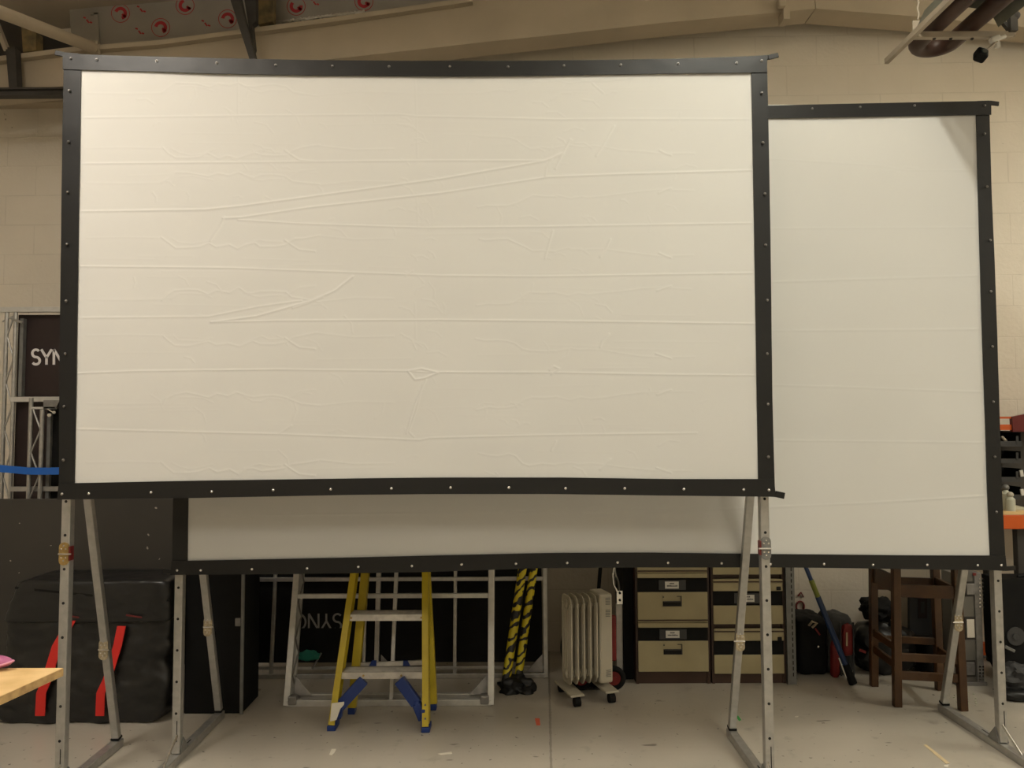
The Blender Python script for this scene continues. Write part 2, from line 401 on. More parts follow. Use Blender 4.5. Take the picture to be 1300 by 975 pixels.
# ------------------------------------------------------------------ screens
def densify(pts, step=10):
    out = []
    for (x0, y0), (x1, y1) in zip(pts[:-1], pts[1:]):
        n = max(1, int(max(abs(x1 - x0), abs(y1 - y0)) / step))
        for i in range(n): out.append((x0 + (x1 - x0) * i / n, y0 + (y1 - y0) * i / n))
    out.append(pts[-1]); return out
def smooth_interp(pts, n, axis):
    xs = [p[axis] for p in pts]; ys = [p[1 - axis] for p in pts]
    q = np.linspace(xs[0], xs[-1], n); v = np.interp(q, xs, ys)
    k = np.array([1, 2, 3, 2, 1.]); k /= k.sum()
    vp = np.concatenate([[v[0]] * 2, v, [v[-1]] * 2]); w = np.convolve(vp, k, 'valid'); w[0] = v[0]; w[-1] = v[-1]
    return [(a, b) if axis == 0 else (b, a) for a, b in zip(q, w)]
def ribbon(name, outer, inner, axis, Yf, lift, parent, seed=0, n=90):
    A = smooth_interp(outer, n, axis); B = smooth_interp(inner, n, axis)
    bm = bmesh.new(); m = 5; rows = []
    for i in range(n):
        row = []
        for j in range(m):
            x = A[i][0] * (1 - j / (m - 1)) + B[i][0] * j / (m - 1); y = A[i][1] * (1 - j / (m - 1)) + B[i][1] * j / (m - 1)
            p = P(x, y, Yf(x))
            p.y -= lift + .0018 * (noise.noise(Vector((p.x * 5, p.z * 5, seed))) + .25 * noise.noise(Vector((p.x * 17, p.z * 17, seed + 5)))) + .0022
            row.append(p)
        rows.append(row)
    F_ = [[bm.verts.new(p) for p in r] for r in rows]
    Bk = [[bm.verts.new((p.x, Yf(0) * 0 + max(q.y for q in r) + .003, p.z)) for p in r] for r in rows]
    for i in range(n - 1):
        for j in range(m - 1):
            bm.faces.new((F_[i][j], F_[i + 1][j], F_[i + 1][j + 1], F_[i][j + 1]))
            bm.faces.new((Bk[i][j], Bk[i][j + 1], Bk[i + 1][j + 1], Bk[i + 1][j]))
        bm.faces.new((F_[i][0], Bk[i][0], Bk[i + 1][0], F_[i + 1][0])); bm.faces.new((F_[i][-1], F_[i + 1][-1], Bk[i + 1][-1], Bk[i][-1]))
    for i in (0, n - 1):
        for j in range(m - 1): bm.faces.new((F_[i][j], F_[i][j + 1], Bk[i][j + 1], Bk[i][j]))
    mb = MB(); mb.bm.free(); mb.bm = bm
    return mb.build(name, 'vinyl', parent, smooth=True)

def fabric(name, x0, x1, y0, y1, nx, ny, Yf, creases, parent, amp=.0004, corners=None):
    # stretched sheet with real fold ridges; creases = (polyline px, strength)
    U, Yp = np.meshgrid(np.linspace(0, 1, nx), np.linspace(y0, y1, ny))
    V = (Yp - y0) / (y1 - y0); XA = x0[0] + (x0[1] - x0[0]) * V; XB = x1[0] + (x1[1] - x1[0]) * V
    X = XA + (XB - XA) * U
    H = np.zeros_like(X)
    x0 = min(x0); x1 = max(x1)
    dxp = (x1 - x0) / (nx - 1); dyp = (y1 - y0) / (ny - 1)
    for pl, st, sg in creases:
        for (ax, ay), (bx, by) in zip(pl[:-1], pl[1:]):
            i0 = max(0, int((min(ax, bx) - 30 - x0) / dxp)); i1 = min(nx, int((max(ax, bx) + 30 - x0) / dxp) + 2)
            j0 = max(0, int((min(ay, by) - 6 - y0) / dyp)); j1 = min(ny, int((max(ay, by) + 6 - y0) / dyp) + 2)
            if i1 <= i0 or j1 <= j0: continue
            sx = X[j0:j1, i0:i1]; sy = Yp[j0:j1, i0:i1]
            L2 = (bx - ax) ** 2 + (by - ay) ** 2 + 1e-9
            t = np.clip(((sx - ax) * (bx - ax) + (sy - ay) * (by - ay)) / L2, 0, 1)
            d = np.hypot(sx - ax - t * (bx - ax), sy - ay - t * (by - ay))
            H[j0:j1, i0:i1] = np.maximum(H[j0:j1, i0:i1], st * amp * np.exp(-(d / (sg * .78)) ** 2)) if st > 0 else np.minimum(H[j0:j1, i0:i1], st * amp * np.exp(-(d / (sg * .78)) ** 2))
    # faint broad slackness
    H += .0010 * np.sin(X * .021 + 1.3 * np.sin(Yp * .013)) * np.sin(Yp * .047 + .6)
    cx = (X - 650) / FPX; cy = (487.5 - Yp) / FPX
    cmn = np.array(CM)
    D = np.stack([cx, cy, -np.ones_like(cx)], -1) @ cmn.T
    YY = Yf(X); T = YY / D[..., 1]
    co = np.stack([D[..., 0] * T, YY - H, CAMZ + D[..., 2] * T], -1).reshape(-1, 3)
    idx = np.arange(nx * ny).reshape(ny, nx)
    f = np.stack([idx[:-1, :-1], idx[1:, :-1], idx[1:, 1:], idx[:-1, 1:]], -1).reshape(-1, 4)
    # perimeter back face so that the cloth has thickness
    ring = np.concatenate([idx[0, :], idx[1:, -1], idx[-1, -2::-1], idx[-2:0:-1, 0]])
    back = co[ring].copy(); back[:, 1] += .0015 + .002
    nb = len(co); co = np.concatenate([co, back])
    me = bpy.data.meshes.new(name)
    faces = f.tolist(); r = ring.tolist(); n = len(r)
    side = [[r[i], nb + i, nb + (i + 1) % n, r[(i + 1) % n]][::-1] for i in range(n)]
    me.from_pydata(co.tolist(), [], faces + side + [list(range(nb, nb + n))])
    me.polygons.foreach_set('use_smooth', [True] * len(faces) + [False] * (len(side) + 1))
    me.update(); me.materials.append(M['screen'])
    o = bpy.data.objects.new(name, me); COL.objects.link(o)
    o.parent = parent; o.matrix_parent_inverse = Matrix.Translation(parent.location).inverted()
    return o

def snaps(pts, Yf, parent, m='chrome'):
    for x, y in pts:
        p = P(x, y, Yf(x) - .010)
        mb = MB(); mb.cyl(p, p + Vector((0, -.003, 0)), .0068, .006, 12); mb.ball(p + Vector((0, -.003, 0)), .0050, (1, .7, 1), 10)
        mb.build('snap', m, parent, smooth=True)

def strap(pix, Y, parent, w=.022):
    pts = [P(x, y, Y) for x, y in pix]
    mb = MB()
    for i in range(len(pts) - 1): mb.bar(pts[i], pts[i + 1], w, .008, bevel=.002)
    mb.build('corner_strap', 'vinyl', parent)

def bracket(c, ang, m, parent, side=1, Y=0):
    # folding hinge plate: rounded plate, red gasket edge, rivets, thumb screw
    c = Vector(c); rot = Matrix.Rotation(ang, 3, 'Y')
    mb = MB(); w = .044; h = .062
    pts = []
    for a in range(0, 181, 20): pts.append(Vector((w / 2 * math.cos(R(a)), 0, h / 2 + w * .45 * math.sin(R(a)))))
    for a in range(180, 361, 20): pts.append(Vector((w / 2 * math.cos(R(a)), 0, -h / 2 + w * .45 * math.sin(R(a)))))
    mb.prism([c + rot @ p for p in pts], (0, -.006, 0))
    b = mb.build('hinge_bracket', m, parent)
    mb = MB()
    for q in (-.030, -.016, .022, .036):
        for s_ in ((-.010, .010) if abs(q) < .03 else (0,)):
            p = c + rot @ Vector((s_, -.006, q)); mb.cyl(p, p + Vector((0, -.003, 0)), .004, seg=8)
    p = c + rot @ Vector((0, -.009, 0)); q = rot @ Vector((1, 0, 0))
    mb.cyl(p - q * .034 * side, p + q * .022 * side, .0045, seg=8)
    return b, mb

def stand(parent, post, ftop, frear, zb_top, brk_post, brk_brace, toff, side):
    """post: (x, y) of upright; frear y of rear foot end; side=+1 if the thumb screws point right"""
    x, y = post
    tw = .040
    # upright tube
    leg = MB().bar((x, y, .045), (x, y, ftop), tw, tw, (0, 1, 0), .004).build('upright', 'alu', parent)
    z = .235
    mb = MB()
    while z < ftop - .05:
        mb.cyl((x, y - tw / 2 - .0008, z), (x, y - tw / 2 + .001, z), .0065, seg=10); z += .150
    mb.span((x + .003, y - tw / 2 - .0008, .10), (x + .007, y - tw / 2, .20))
    mb.build('adjusting_holes', 'hole', leg)
    # rear brace
    xb = x
    a = Vector((xb, frear - .03, .05)); b = Vector((xb, y + .045, zb_top))
    br = MB().bar(a, b, tw * .92, tw * .8, (0, 1, 0), .004).build('brace', 'alu', parent)
    MB().bar(a - Vector((0, 0, .002)), a + (b - a).normalized() * .008, tw, tw * .95).build('brace_boot', 'rubber', br)
    # foot rail
    ft = MB().bar((x, frear, .021), (x, y - .42, .021), .045, .040, (0, 0, 1), .004).build('foot_rail', 'alu', parent)
    mb = MB(); mb.span((x - .003, y + .05, .0412), (x + .003, y + .16, .0418)); mb.build('slot', 'hole', ft)
    # gusset and locking strut at the foot of the upright
    mb = MB(); mb.prism([(x - .025, y + .075, .042), (x - .025, y - .02, .042), (x - .025, y + .01, .115)], (.003, 0, 0))
    mb.prism([(x + .022, y + .075, .042), (x + .022, y - .02, .042), (x + .022, y + .01, .115)], (.003, 0, 0))
    mb.build('gusset', 'greysteel', leg)
    mb = MB(); mb.bar((x + .012 * side, y - .028, .135), (x + .012 * side, y - .17, .046), .016, .006, (1, 0, 0), .002); mb.build('locking_strut', 'chrome', leg)
    if brk_post:
        zc = brk_post[0]
        MB().bar((x - side * .0 + side * .024, y - .012, zc - .03), (x + side * .024, y - .012, zc + .032), .008, .03).build('hinge_gasket', 'redplastic', leg)
        b_, mb = bracket((x, y - tw / 2 - .001, zc), 0, brk_post[1], leg, side=-side)
        mb.build('thumb_screw', 'chrome', leg)
    zc = brk_brace[0]; tt = (zc - a.z) / (b.z - a.z); c = a.lerp(b, tt)
    b_, mb = bracket(c + Vector((0, -tw * .4 - .004, 0)), 0, brk_brace[1], br, side=-side)
    mb.build('thumb_screw', 'chrome', br)
    return leg

# --- front screen
Y1 = 3.42
Yf1 = lambda x: Y1 + 0 * x
T1 = thing('projection_screen', 'front white fabric projection screen with creases, black border and folding aluminium legs', 'screen', (P(530, 630, Y1).x, Y1, 0))
so = dict(
 top=([(81, 69), (160, 72), (270, 75), (400, 77.5), (500, 78.5), (620, 78.5), (720, 78), (850, 76), (920, 74), (973, 71.5)],
      [(81, 89), (200, 92), (270, 94.5), (400, 97), (560, 98), (700, 97), (850, 94.5), (973, 93)]),
 bottom=([(74, 634), (250, 632), (450, 628), (560, 627), (700, 627), (850, 629), (984, 630.5)],
         [(76, 613.5), (250, 610), (500, 606.5), (560, 606), (720, 606), (850, 608), (982, 608)]),
 left=([(82, 70), (81, 120), (79.5, 200), (78.3, 300), (77, 400), (76, 500), (75.5, 633)],
       [(104, 70), (103, 120), (102, 200), (100.4, 300), (99, 400), (97.5, 500), (95, 633)]),
 right=([(973, 72), (975, 150), (976, 200), (978.5, 350), (980, 500), (983.5, 630)],
        [(953, 72), (954.5, 150), (955.5, 200), (958, 350), (960, 480), (962.5, 630)]))
cr = []
def C(pl, s=1.0, sg=1.35): cr.append((pl, s, sg))
main = 1.0
C([(100, 149.5), (129, 149), (298, 147), (506, 145), (530, 147.5), (537, 147.7), (708, 151.5), (777, 150.8), (960, 151.5)], .8)
C([(100, 207.7), (560, 203.8), (692, 203.8)], 1.0)
C([(100, 268.5), (260, 266), (306, 261.5), (560, 227), (692, 204), (715, 195)], 1.5, 1.6)
C([(283, 277), (306, 276), (391, 263.5), (560, 245), (696, 224.6), (777, 221.5), (960, 216)], 1.4, 1.5)
C([(302, 279), (383, 284), (537, 289), (692, 287.7), (960, 283)], 1.0)
C([(98, 338), (290, 340), (506, 348), (560, 350), (685, 351), (962, 346.5)], 1.1)
C([(98, 403.5), (264, 402), (329, 389), (383, 381.5)], 1.0)
C([(268, 409), (325, 401.5), (395, 382), (425, 369), (448, 351)], 1.5, 1.6)
C([(372, 391), (392, 384), (410, 377)], 1.3, 1.6)
C([(268, 409), (352, 407), (560, 406), (715, 407.7), (962, 411)], 1.3)
C([(96, 474), (175, 471), (352, 469), (518, 471), (540, 472.5), (708, 473), (838, 475.4), (962, 476.5)], 1.2)
C([(518, 471), (527, 482), (539, 480), (556, 473), (535, 468), (518, 471)], 1.8, 1.7)
C([(96, 544.6), (214, 547.7), (352, 551), (533, 558.5), (545, 556), (692, 552.3), (885, 549.6)], 1.0)
C([(541, 482), (527, 513), (516, 550)], 1.2); C([(537, 488), (529, 520), (519, 548), (526, 555)], .9)
C([(285, 276), (279, 288), (272, 298), (267, 306)], 1.2, 1.6)
C([(692, 224), (694, 212), (702, 200), (714, 194)], 1.6, 1.6); C([(705, 214), (712, 200), (724, 177)], 1.5, 1.6); C([(710, 198), (716, 190), (726, 178)], .9)
C([(757, 198), (765, 186), (780, 160)], 1.0, 1.5); C([(752, 106), (766, 118)], .9)
C([(692, 328), (697, 310), (702, 293)], 1.0, 1.5); C([(762, 326), (768, 318), (775, 304)], 1.2, 1.5); C([(762, 441), (765, 433), (773, 424)], 1.3, 1.6); C([(698, 470), (703, 465), (710, 468), (700, 475)], 1.2, 1.6)
C([(762, 596), (768, 590), (775, 583)], 1.0, 1.6); C([(700, 572), (706, 560)], .9); C([(515, 350), (524, 344)], .8); C([(354, 551), (370, 540)], .9)
C([(302, 98), (302.5, 150)], .4); C([(527, 100), (529, 150), (530, 200)], .35); C([(529, 245), (531, 290)], .35); C([(527, 385), (528, 430)], .35)
rnd = random.Random(3)
wv = [(206, 6), (213, 0), (222, -6), (238, -7), (252, -5), (264, -1), (276, -6), (290, -3), (302, -8), (312, -3), (322, -1), (332, -4), (348, -4), (362, -2), (372, 4), (384, 6), (405, 9)]
for by, sg in [(112, 1), (194, -1), (226, 1), (308, -1), (374, 1), (432, -1), (506, 1), (593, -1)]:
    st = .55 if by != 308 else .7
    C([(x + rnd.uniform(-2, 2), by + sg * y + rnd.uniform(-1.2, 1.2)) for x, y in wv], st, 1.5)
    C([(x + 6 + rnd.uniform(-2, 2), by + sg * (y + 5) + rnd.uniform(-1.5, 1.5)) for x, y in wv[1:6]], .3, 1.3)
    C([(x + 9 + rnd.uniform(-2, 2), by + sg * (y + 5) + rnd.uniform(-1.5, 1.5)) for x, y in wv[8:13]], .35, 1.3)
    C([(110, by + sg * 6), (160, by + sg * 7), (206, by + sg * 6)], .3)
    C([(362, by + sg * 3), (372, by - sg * 4), (380, by - sg * 9), (400, by - sg * 11)], .9 if by in (308, 593, 432, 194) else .3, 1.5)
    C([(405, by + sg * 9), (450, by + sg * 4), (500, by + sg * 5)], .35)
wr = [(606, 10), (618, 8), (632, 7), (645, 8), (655, 5), (664, -2), (674, -6), (690, -5), (705, -6), (722, -2), (738, -5), (748, -4), (766, -5), (790, -8), (815, -11), (840, -13), (880, -12)]
for by, sg in [(108, 1), (182, -1), (254, 1), (312, -1), (378, 1), (440, -1), (510, 1), (585, -1)]:
    a0 = 0 if sg > 0 else 3
    C([(x + rnd.uniform(-3, 3), by + sg * y + rnd.uniform(-1.5, 1.5)) for x, y in wr[:9]], .5 if by > 200 else .3, 1.4)
    C([(x + rnd.uniform(-3, 3), by + sg * y + rnd.uniform(-1.2, 1.2)) for x, y in wr[8:]], .35, 1.3)
    C([(836 + rnd.uniform(-3, 3), by + sg * -9), (845, by + sg * -13), (852, by - sg * 15)], .9, 1.6)
for _ in range(150):     # fine random crumples
    x = rnd.choice([rnd.uniform(190, 410), rnd.uniform(505, 545), rnd.uniform(600, 800), rnd.uniform(110, 940)]); y = rnd.uniform(105, 600)
    a = rnd.gauss(0, .5) + (rnd.random() < .2) * 1.2; l = rnd.uniform(4, 16)
    C([(x, y), (x + l * math.cos(a), y + l * math.sin(a)), (x + 1.8 * l * math.cos(a + .3), y + 1.8 * l * math.sin(a + .3))], rnd.uniform(.2, .45), 1.3)
for _ in range(90):     # long faint stretch lines
    x = rnd.uniform(110, 800); y = rnd.uniform(105, 600); l = rnd.uniform(40, 140)
    C([(x, y), (x + l, y + rnd.uniform(-3, 3))], rnd.uniform(.08, .2), 1.2)
fabric('screen_surface', (94, 86), (963, 972), 80, 622, 1060, 650, Yf1, cr, T1, amp=.00095)
for i, (k, ax) in enumerate([('top', 0), ('bottom', 0), ('left', 1), ('right', 1)]):
    o_, i_ = so[k]; ribbon('border', o_, i_, ax, Yf1, .0075 if i < 2 else .003, T1, seed=i * 3.1)
snaps([(90, 74), (123, 75.5), (199, 77.5), (275, 80), (350, 82.5), (422, 84), (494, 84.5), (571, 84.5), (645, 85), (716, 83.5), (788, 82.5), (861, 81), (935, 80), (967, 77)], Yf1, T1, 'snapdark')
snaps([(79, 627), (113, 626.5), (192, 625), (269, 624), (347, 622), (420, 621), (497, 620), (572, 619), (646, 619), (718, 620), (793, 620), (868, 621), (944, 621.5), (976, 622)], Yf1, T1)
snaps([(88, 115), (87, 180), (86, 244), (85, 310), (84, 382), (83, 449), (81.5, 516), (80.5, 584)], Yf1, T1, 'snapdark')
snaps([(967, 118), (968.5, 181), (971, 246), (972, 311), (974, 381), (974, 449), (975, 513), (975.5, 580)], Yf1, T1, 'snapdark')
strap([(100, 71), (82, 69.5), (70, 67)], Y1 + .004, T1); strap([(960, 74), (975, 73), (988, 70)], Y1 + .004, T1)
strap([(965, 626), (984, 627), (996, 629.5)], Y1 + .004, T1, .028)
def frame_tubes(x0, y0, x1, y1, Yf, parent, r=.013):
    a = [P(x0[0], y0[0], Yf(x0[0]) + .03), P(x1[0], y0[1], Yf(x1[0]) + .03), P(x1[1], y1[1], Yf(x1[1]) + .03), P(x0[1], y1[0], Yf(x0[1]) + .03)]
    for i in range(4):
        MB().bar(a[i], a[(i + 1) % 4], .026, .026, (0, 1, 0), .003).build('frame_tube', 'alu', parent)
frame_tubes((94, 88), (85, 88), (965, 972), (622, 622), Yf1, T1)
pL = P(87, 640, Y1 + .065).x; pR = P(969, 640, Y1 + .065).x
rl = F(150, 947).y; rr = F(938.5, 934).y
stand(T1, (pL, Y1 + .065), 1.75, rl, 1.75, (P(84, 705, Y1).z, 'brass'), (P(127, 832, Y1 + .3).z, 'zinc'), 0, 1)
stand(T1, (pR, Y1 + .065), 1.75, rr, 1.75, (P(972, 698, Y1).z, 'greysteel'), (P(948, 822, Y1 + .35).z, 'zinc'), 0, -1)

# --- rear screen
def Yf2(x): return 3.74 + (x - 222) / 1050 * .09
T2 = thing('projection_screen', 'wider white projection screen standing behind, with black border and fewer creases', 'screen', (P(750, 720, 3.8).x, 3.8, 0))
so2 = dict(
 top=([(225, 122), (600, 131), (800, 134.5), (975, 135), (1100, 132), (1200, 130), (1257, 129)],
      [(225, 141), (600, 148), (800, 151), (975, 151), (1100, 149), (1257, 146.5)]),
 bottom=([(217, 729.5), (354, 728.5), (546, 725.8), (681, 721), (808, 720), (1000, 720), (1150, 722), (1277, 724)],
         [(219, 712), (238, 711.5), (431, 707.7), (585, 704), (700, 701.5), (820, 701), (980, 703), (1150, 704.5), (1275, 705)]),
 left=([(226, 123), (222, 500), (219, 728)], [(245, 123), (241, 500), (238.5, 728)]),
 right=([(1255, 130), (1256.5, 180), (1258, 240), (1262, 330), (1265, 420), (1268, 520), (1271, 620), (1276.5, 723)],
        [(1238, 130), (1239.5, 180), (1241, 240), (1243.5, 330), (1246, 420), (1249.5, 520), (1252.5, 620), (1257, 723)]))
cr = []
C([(240, 200), (978, 201.5), (1114, 210), (1151, 216), (1240, 216)], .6)
C([(240, 292), (978, 290), (1240, 288.6)], .7); C([(240, 366), (978, 358), (1243, 350)], .8); C([(240, 424), (981, 420), (1246, 418)], .8)
C([(240, 486), (983, 489), (1106, 492.5), (1169, 495), (1248, 497.6)], .9); C([(240, 560), (984, 559), (1251, 562)], .9)
C([(240, 655), (520, 652), (615, 650), (740, 647), (860, 649), (977, 644), (1110, 638), (1253, 629.5)], .9)
C([(735, 650), (752, 644), (770, 646), (800, 651)], .8, 1.6); C([(735, 650), (752, 655), (775, 652)], .8, 1.6)
C([(1130, 217), (1150, 212), (1165, 214)], .5)
for _ in range(60):
    x = rnd.uniform(250, 1150); y = rnd.uniform(160, 690); l = rnd.uniform(30, 120)
    C([(x, y), (x + l, y + rnd.uniform(-2, 2))], rnd.uniform(.05, .15), 1.2)
fabric('screen_surface', (236, 229), (1246, 1264), 133, 716, 600, 560, lambda x: 3.74 + (x - 222) / 1050 * .09, cr, T2, amp=.00095)
for i, (k, ax) in enumerate([('top', 0), ('bottom', 0), ('left', 1), ('right', 1)]):
    o_, i_ = so2[k]; ribbon('border', o_, i_, ax, Yf2, .0075 if i < 2 else .003, T2, seed=20 + i * 3.1)
snaps([(225, 724), (255, 724), (320, 722.5), (390, 721.5), (455, 719.5), (523, 718.5), (586, 716.5), (655, 715.5), (720, 714.5), (784, 714), (848, 714.5), (916, 715), (978, 716), (1046, 716), (1108, 717), (1177, 717), (1241, 717.5), (1271, 717.5)], Yf2, T2)
snaps([(1031, 138), (1092, 136), (1161, 134), (1250, 134)], Yf2, T2, 'snapdark')
snaps([(1250, 170), (1253, 237), (1257, 305), (1258, 370), (1260, 440), (1261, 510), (1263, 580), (1265, 650)], Yf2, T2, 'snapdark')
strap([(1240, 131), (1256, 130.5), (1268, 132)], Yf2(1256) + .004, T2); strap([(240, 727), (222, 726), (207, 725)], Yf2(220) + .004, T2)
strap([(1262, 721), (1275, 722), (1289, 721)], Yf2(1275) + .004, T2)
frame_tubes((238, 231), (137, 139), (1242, 1262), (714, 714), Yf2, T2)
p2L = P(229, 735, Yf2(229) + .065).x; p2R = P(1264, 735, Yf2(1264) + .065).x
stand(T2, (p2L, Yf2(229) + .065), 1.6, F(268, 911).y, 1.62, None, (P(253, 806, 4.0).z, 'zinc'), 0, 1)
stand(T2, (p2R, Yf2(1264) + .065), 1.6, F(1194, 902).y, 1.62, None, (P(1214, 798, 4.1).z, 'zinc'), 0, -1)

# ------------------------------------------------------------------ lettering strokes (custom geometric sans)
def arc(cx, cy, rx, ry, a0, a1, n=14): return [(cx + rx * math.cos(R(a0 + (a1 - a0) * i / n)), cy + ry * math.sin(R(a0 + (a1 - a0) * i / n))) for i in range(n + 1)]
def letters(word):     # unit height, y up; returns list of strokes
    out = []; x = 0
    for ch in word:
        if ch == 'S': st = [arc(.27, .74, .23, .24, 35, 270, 14)[:-1] + arc(.27, .26, .25, .24, 90, -145, 14)]; w = .62
        elif ch == 'Y': st = [[(0, 1), (.34, .45)], [(.68, 1), (.34, .45)], [(.34, .47), (.34, 0)]]; w = .76
        elif ch == 'N': st = [[(.06, 0), (.06, 1)], [(.06, 1), (.66, 0)], [(.66, 0), (.66, 1)]]; w = .84
        elif ch == 'C': st = [arc(.48, .5, .46, .48, 48, 312, 22)]; w = .95
        out += [[(x + a, b) for a, b in s] for s in st]; x += w
    return out

# ------------------------------------------------------------------ black board and truss stage frame, left side
BY = 4.62
o = MB()
a = P(-60, 634, BY); b = P(222, 634, BY)
o.span((a.x, BY, 0), (b.x, BY + .03, a.z), .003)
o = o.build('scenery_board', 'board'); tag(o, 'large black painted board with pale paint chips standing behind the nylon case', 'board')

TY = 5.25
t = thing('truss_frame', 'tall aluminium truss upright with dark brown sign panel reading SYN', 'truss', (P(40, 600, TY).x, TY, 0))
zt = P(40, 391, TY).z
def vt(x, w, y0, Y, name, m='alu'):
    a = P(x, 600, Y).x; return MB().cyl((a, Y, 0), (a, Y, P(x, y0, Y).z), w / FPX * Y / 2, seg=12).build(name, m, t, smooth=True)
vt(2.5, 5, 392, TY, 'chord'); vt(14, 5, 392, TY, 'chord')
mb = MB(); y = 400; k = 0
x0 = P(3.5, 600, TY).x; x1 = P(13, 600, TY).x
z = zt - .03
while z > .15:
    z2 = z - .16; mb.cyl((x0 if k % 2 else x1, TY, z), (x1 if k % 2 else x0, TY, z2), .006, seg=8); z = z2; k += 1
mb.build('lacing', 'alu', t, smooth=True)
xa = P(-6, 394, TY).x; xb = P(200, 394, TY).x
MB().bar((xa, TY, zt - .012), (xb, TY, zt - .012), .035, .035, bevel=.003).build('top_rail', 'aluwhite', t)
zz = P(50, 507, TY).z; x2 = P(15, 507, TY).x
MB().bar((x2, TY, zz), (xb, TY, zz), .035, .035, bevel=.003).build('cross_rail', 'aluwhite', t)
pan = MB().span((P(17.5, 600, TY + .05).x, TY + .05, .9), (xb, TY + .065, zt - .04)).build('sign_panel', 'panelbrown', t)
MB().span((P(18.5, 600, TY).x, TY + .01, P(50, 503, TY).z), (P(23, 600, TY).x, TY + .045, zt - .07)).build('panel_edge', 'greysteel', t)
mb = MB()
for s_ in letters('SYNC'):
    stroke(mb, [(40.5 + a * 19.5, 463 - b * 19.5) for a, b in s_], TY + .05, 3.1, .003)
mb.build('lettering', 'lettering', pan)
mb = MB(); mb.cyl(P(14, 404, TY), P(29, 410, TY - .03), .008, seg=8); mb.cyl(P(3, 408, TY), P(16, 402, TY), .006, seg=8)
mb.build('corner_brace', 'alu', t, smooth=True)

TY2 = 5.05
t = thing('truss_frame', 'lower narrow truss section with zigzag lacing in front of a black panel', 'truss', (P(46, 600, TY2).x, TY2, 0))
zt2 = P(40, 507, TY2).z
def vt2(x, w, y0, name): 
    a = P(x, 600, TY2).x; return MB().cyl((a, TY2, 0), (a, TY2, P(x, y0, TY2).z), w / FPX * TY2 / 2, seg=12).build(name, 'alu', t, smooth=True)
vt2(37, 5.2, 505, 'chord'); vt2(51.5, 5.2, 520, 'chord')
x0 = P(38.5, 600, TY2).x; x1 = P(50, 600, TY2).x; mb = MB(); z = zt2 - .05; k = 0
while z > .15:
    z2 = z - .15; mb.cyl((x0 if k % 2 == 0 else x1, TY2, z), (x1 if k % 2 == 0 else x0, TY2, z2), .006, seg=8); z = z2; k += 1
mb.build('lacing', 'alu', t, smooth=True)
zc = P(50, 518, TY2).z; MB().bar((x0, TY2, zc), (P(71, 518, TY2).x, TY2, zc), .014, .02).build('tie_bar', 'aluwhite', t)
zc = P(50, 621, TY2).z; MB().bar((P(10, 621, TY2).x, TY2 + .03, zc), (P(100, 621, TY2).x, TY2 + .03, zc), .03, .03).build('lower_rail', 'alu', t)
MB().span((P(58, 600, TY2 + .06).x, TY2 + .06, .5), (P(130, 600, TY2 + .06).x, TY2 + .075, zt2 - .06)).build('black_panel', 'black', t)
MB().span((P(54.5, 600, TY2).x, TY2 + .03, .5), (P(59, 600, TY2).x, TY2 + .055, zt2 - .09)).build('panel_edge', 'greysteel', t)
MB().poly([(55, 508), (76, 508), (70, 519), (55, 519)], TY2 - .01, .004).build('corner_plate', 'aludark', t)
mb = MB(); mb.cyl(P(62.5, 527, TY2 - .05), P(62.5, 527, TY2), .012, seg=10); mb.cyl(P(68.5, 523.5, TY2 - .05), P(68.5, 523.5, TY2), .010, seg=10)
mb.bar(P(60, 519, TY2 - .02), P(68, 524, TY2 - .02), .006, .006); mb.build('clamp', 'chrome', t, smooth=True)
mb = MB(); pts = [P(-10, 594, 5.015), P(20, 596.5, 5.015), P(36, 598, 5.015), P(60, 598.2, 5.015), P(110, 597, 5.015)]
for i in range(4): mb.bar(pts[i], pts[i + 1], .006, .046, (0, 0, 1))
o = mb.build('barrier_strap', 'blue'); tag(o, 'blue webbing strap stretched across the truss uprights', 'strap')

# ------------------------------------------------------------------ nylon case with red straps
def rounded_sack(outline_lo, outline_hi, y0, y1, m, name, parent=None, seed=0, amp=.018, nx=40, nz=30, ny=8, fr=5.0, bulge=.02, PW=7.0):
    """box-like cloth body: front/back follow the corner points, with wrinkles. lo=(xl, xr, z0) hi=(xl, xr, z1)"""
    bm = bmesh.new()
    def pt(u, v, w):
        xl = outline_lo[0] + (outline_hi[0] - outline_lo[0]) * v; xr = outline_lo[1] + (outline_hi[1] - outline_lo[1]) * v
        z = outline_lo[2] + (outline_hi[2] - outline_lo[2]) * v
        return Vector((xl + (xr - xl) * u, y0 + (y1 - y0) * w, z))
    cen = pt(.5, .5, .5)
    g = bmesh.ops.create_cube(bm, size=1)
    bmesh.ops.subdivide_edges(bm, edges=bm.edges[:], cuts=44, use_grid_fill=True)
    for v in bm.verts:
        c = v.co * 2
        # squircle rounding
        p = PW; L = (abs(c.x) ** p + abs(c.y) ** p + abs(c.z) ** p) ** (1 / p); c = c / L
        q = pt(c.x * .5 + .5, c.z * .5 + .5, c.y * .5 + .5)
        n = c.normalized()
        d = amp * noise.noise(Vector((q.x * fr, q.y * fr, q.z * fr * 1.6 + seed))) + amp * .5 * noise.noise(Vector((q.x * fr * 2.5 + seed, q.y * fr * 2, q.z * fr * 4)))
        fx = 1 - c.x ** 2; fz = 1 - c.z ** 2
        d += bulge * fx * fz
        v.co = q + Vector((n.x, n.y, n.z * .4)) * d
        if v.co.z < outline_lo[2]: v.co.z = outline_lo[2]
    mb = MB(); mb.bm.free(); mb.bm = bm
    return mb.build(name, m, parent, smooth=True)
CY = 4.27
t = thing('equipment_case', 'large black nylon equipment case with two red straps', 'case', (P(105, 905, CY).x, CY + .2, 0))
xl = P(-12, 905, CY).x; xr = P(206, 905, CY).x
